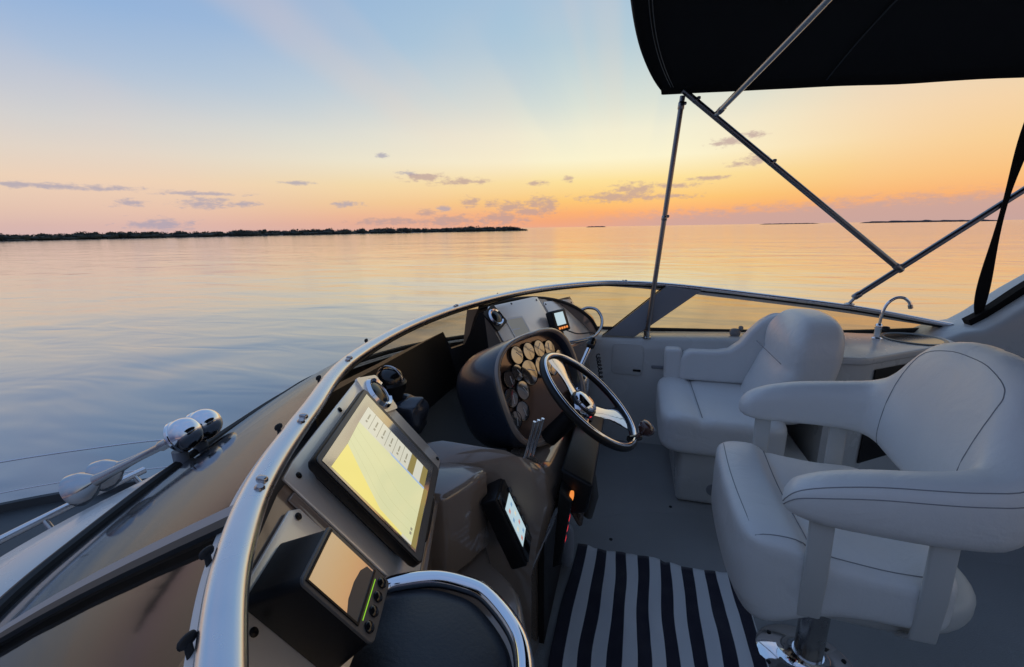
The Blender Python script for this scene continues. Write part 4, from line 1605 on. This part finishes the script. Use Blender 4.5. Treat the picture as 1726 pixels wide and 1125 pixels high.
sm.thickness = .004
tag(to, 'navy and white striped towel spread on the cockpit deck as a mat', 'towel')

# ------------------------------------------------------------------ air horns on the brow


def horn(dome, bell, label):
    dome, bell = V(dome), V(bell)
    axv = (bell - dome).normalized()
    L_ = (bell - dome).length
    h_ = thing('air_horn', label, 'horn', Matrix.Translation(dome), 'trumpet horns on the brow')
    q = []
    r0 = .061
    for k in range(13):
        a = PI / 2 * (1 - k / 12)
        q.append((r0 * math.cos(a), -r0 * math.sin(a)))
    MB().add(lathe(q + [(r0 * .97, .016), (r0 * 1.03, .018), (r0 * 1.03, .026), (r0 * .90, .030), (r0 * .70, .044), (r0 * .40, .058), (.018, .064)], 32, (0, 0, 0), axv)).build('dome_cap', M['chrome'], h_)
    MB().add(lathe([(.018, .055), (.020, .09), (.014, .10), (.012, L_ * .5), (.017, L_ * .75), (.022, L_ * .84)], 20, (0, 0, 0), axv)).build('trumpet_tube', M['steel'], h_)
    MB().add(lathe([(.022, L_ * .84), (.035, L_ * .88), (.052, L_ * .93), (.060, L_ * .99), (.062, L_ * 1.02), (.056, L_ * 1.02), (.04, L_ * .95), (0, L_ * .9)], 32, (0, 0, 0), axv)).build('bell', M['bellsteel'], h_)
    MB().add(tube([V((0, 0, -.05)) + axv * .03, V((0, 0, -.14)) + axv * .03], .025, 12)).add(box(V((0, 0, -.14)) + axv * .04, (.10, .07, .012))).build('mount', M['greybar'], h_)
    return h_


horn((-1.585, 1.075, .873), (-1.90, .895, .705), 'chrome trumpet horn on the brow, the nearer of the pair with the larger dome')
horn((-1.60, 1.165, .868), (-1.93, .99, .70), 'chrome trumpet horn on the brow, partly hidden behind the nearer dome')

# low handrail along the brow edge
hr = thing('brow_handrail', 'low stainless handrail running along the edge of the white brow below the horns', 'railing')
hp = spline([(-1.98, .35, .60), (-2.0, .66, .61), (-1.985, .90, .62), (-1.955, 1.14, .63)], 6)
MB().add(tube(hp, .014, 12)).build('rail_tube', M['alu'], hr)
for i in (3, 10, 17):
    p = hp[i]
    MB().add(cyl(p, p + V((.09, 0, -.10)), .010, 10)).build('post', M['steel'], hr)

# ------------------------------------------------------------------ bimini top
bi = thing('bimini_top', 'black canvas bimini top on a stainless tube frame above the cockpit', 'canopy')


def bz(u, v):
    k = (v - CV) / 1.62
    return 2.450 + .165 * (1 - abs(k) ** 2.6) - .045 * u + .012 * math.sin(u * 5.2) * (1 - k * k)


def bfu(v):
    return -.085 + .185 * abs((v - CV) / 1.6) ** 3.2


cn_ = MB()
NV_, NU_ = 44, 34
rings = []
for j in range(NV_ + 1):
    v = CV + (j / NV_ * 2 - 1) * 1.62
    r_ = []
    u0 = bfu(v)
    for dz, du in ((-.05, .012), (-.03, .0), (-.010, .002)):
        r_.append(V((u0 + du, v, bz(u0, v) + dz * (1 - abs((v - CV) / 1.62) ** 8) + .006 * noise.noise(V((v * 3, dz * 10, 0))))))
    for i in range(NU_ + 1):
        u = u0 + .01 + (3.2 - u0) * i / NU_
        r_.append(V((u, v, bz(u, v) + .006 * noise.noise(V((u * 2.5, v * 2.5, 0))))))
    rings.append(r_)
# side valances
for sgn, rr_ in ((1, rings[-1]), (-1, rings[0])):
    pass
low = [p + V((0, .006, -.022)) for p in rings[-1]]
low0 = [p + V((0, -.006, -.022)) for p in rings[0]]
rings = [low0] + rings + [low]
cn_.add(loft(rings, False))
co = cn_.build('canopy', M['canvas'], bi, ang=70)
sm = co.modifiers.new('thickness', 'SOLIDIFY')
sm.thickness = .004
sm.offset = 1
for off_ in (.07, .085):
    MB().add(tube([V((bfu(CV + (j / 30 * 2 - 1) * 1.58) + off_, CV + (j / 30 * 2 - 1) * 1.58, bz(off_, CV + (j / 30 * 2 - 1) * 1.58) - .008)) for j in range(31)], .0022, 5)).build('stitching', M['greyplastic'], co)
for sd in (1, 0):
    def Q(*p):
        return V(p) if sd else mir(p)

    def fit(p, d_, r=.022, l=.05):
        p, d_ = V(p), V(d_).normalized()
        return MB().add(tube([p - d_ * l / 2, p - d_ * l * .35, p + d_ * l * .35, p + d_ * l / 2], [r * .8, r, r, r * .8], 12)).add(sbox(p + V((.02, 0, .012)), (.024, .018, .02), 3, 4)).build('clamp', M['darksteel'], bi)

    def tb(a, b, r=.0165):
        return MB().add(cyl(a, b, r, 14)).build('frame_tube', M['darksteel'], bi)

    a, b = Q(.106, 3.17, .815), Q(.234, 3.15, 2.385)
    tb(a, b)
    fit(b.lerp(a, .035), b - a, .020, .05)
    fit(b.lerp(a, .47), b - a, .019, .035)
    MB().add(lathe([(0, 0), (.032, 0), (.032, .006), (.022, .012), (.022, .05), (0, .055)], 18, a + V((0, 0, -.004)))).build('deck_foot', M['steel'], bi)
    a, b = Q(.235, 3.16, 2.42), Q(1.618, 3.285, 1.298)
    tb(a, b, .018)
    for k in (.055, .40):
        fit(a.lerp(b, k), b - a, .019, .03)
    fit(b.lerp(a, .02), b - a, .021, .05)
    a, b = Q(1.405, 3.29, 1.135), Q(2.66, 3.27, 2.245)
    tb(a, b, .018)
    fit(a, b - a, .021, .05)
    MB().add(cyl(a, Q(1.372, 3.29, 1.085), .010, 10)).add(lathe([(0, 0), (.03, 0), (.028, .008), (.012, .014), (0, .015)], 16, Q(1.372, 3.295, 1.074))).build('deck_foot', M['steel'], bi)
    a = Q(.44, 3.17, 2.265)
    fit(a.lerp(Q(.52, 2.8, 2.32), .18), Q(.52, 2.8, 2.32) - a, .020, .05)
MB().add(tube(spline([(.44, 3.165, 2.268), (.52, 2.80, 2.325), (.67, 2.10, 2.44), (.70, 1.6, 2.47), (.67, 1.10, 2.44), (.52, .40, 2.325), (.44, .035, 2.268)], 8), .0165, 12)).build('cross_bow', M['steel'], bi)
MB().add(tube([V((bfu(v_) + .045, v_, bz(bfu(v_) + .045, v_) + .016)) for v_ in [CV - 1.6 + 3.2 * i_ / 40 for i_ in range(41)]], .0135, 12)).build('front_bow', M['canvas'], bi)
MB().add(tube(spline([(2.95, 3.20, 2.27), (2.95, 2.6, 2.38), (2.95, 1.6, 2.43), (2.95, .6, 2.38), (2.95, 0, 2.27)], 8), .0135, 12)).build('rear_bow', M['steel'], bi)

for u_ in (1.02, 2.05):
    MB().add(tube([V((u_, CV + (j / 30 * 2 - 1) * 1.58, bz(u_, CV + (j / 30 * 2 - 1) * 1.58) - .006)) for j in range(31)], .004, 6)).build('panel_seam', M['rubber'], co)

# side curtain border: black canvas strap from the bimini to the coaming and along the arch leg
sc_ = thing('side_curtain', 'black canvas curtain edge strapped from the bimini down to the arch leg', 'curtain')
st_ = spline([(2.075, 3.25, 2.30), (2.05, 3.25, 2.02), (2.032, 3.25, 1.74), (2.026, 3.25, 1.40), (2.028, 3.25, 1.14), (2.035, 3.25, 1.005)], 6)
hw = [.022 + .010 * math.sin(i * .35) for i in range(len(st_))]
MB().add(loft([[p + V((w_, 0, 0)), p + V((w_, .006, 0)), p + V((-w_, .006, 0)), p + V((-w_, 0, 0))] for p, w_ in zip(st_, hw)])).build('strap', M['canvas'], sc_)
ed = spline([(1.985, 3.12, .985), (2.07, 3.12, 1.055), (2.22, 3.12, 1.21), (2.42, 3.12, 1.385), (2.75, 3.12, 1.59), (3.3, 3.12, 1.81)], 6)
MB().add(loft([[p + V((-.012, .10, .022)), p + V((-.012, .16, .022)), p + V((.012, .16, -.016)), p + V((.012, .10, -.016))] for p in ed])).build('lower_edge', M['canvas'], sc_)
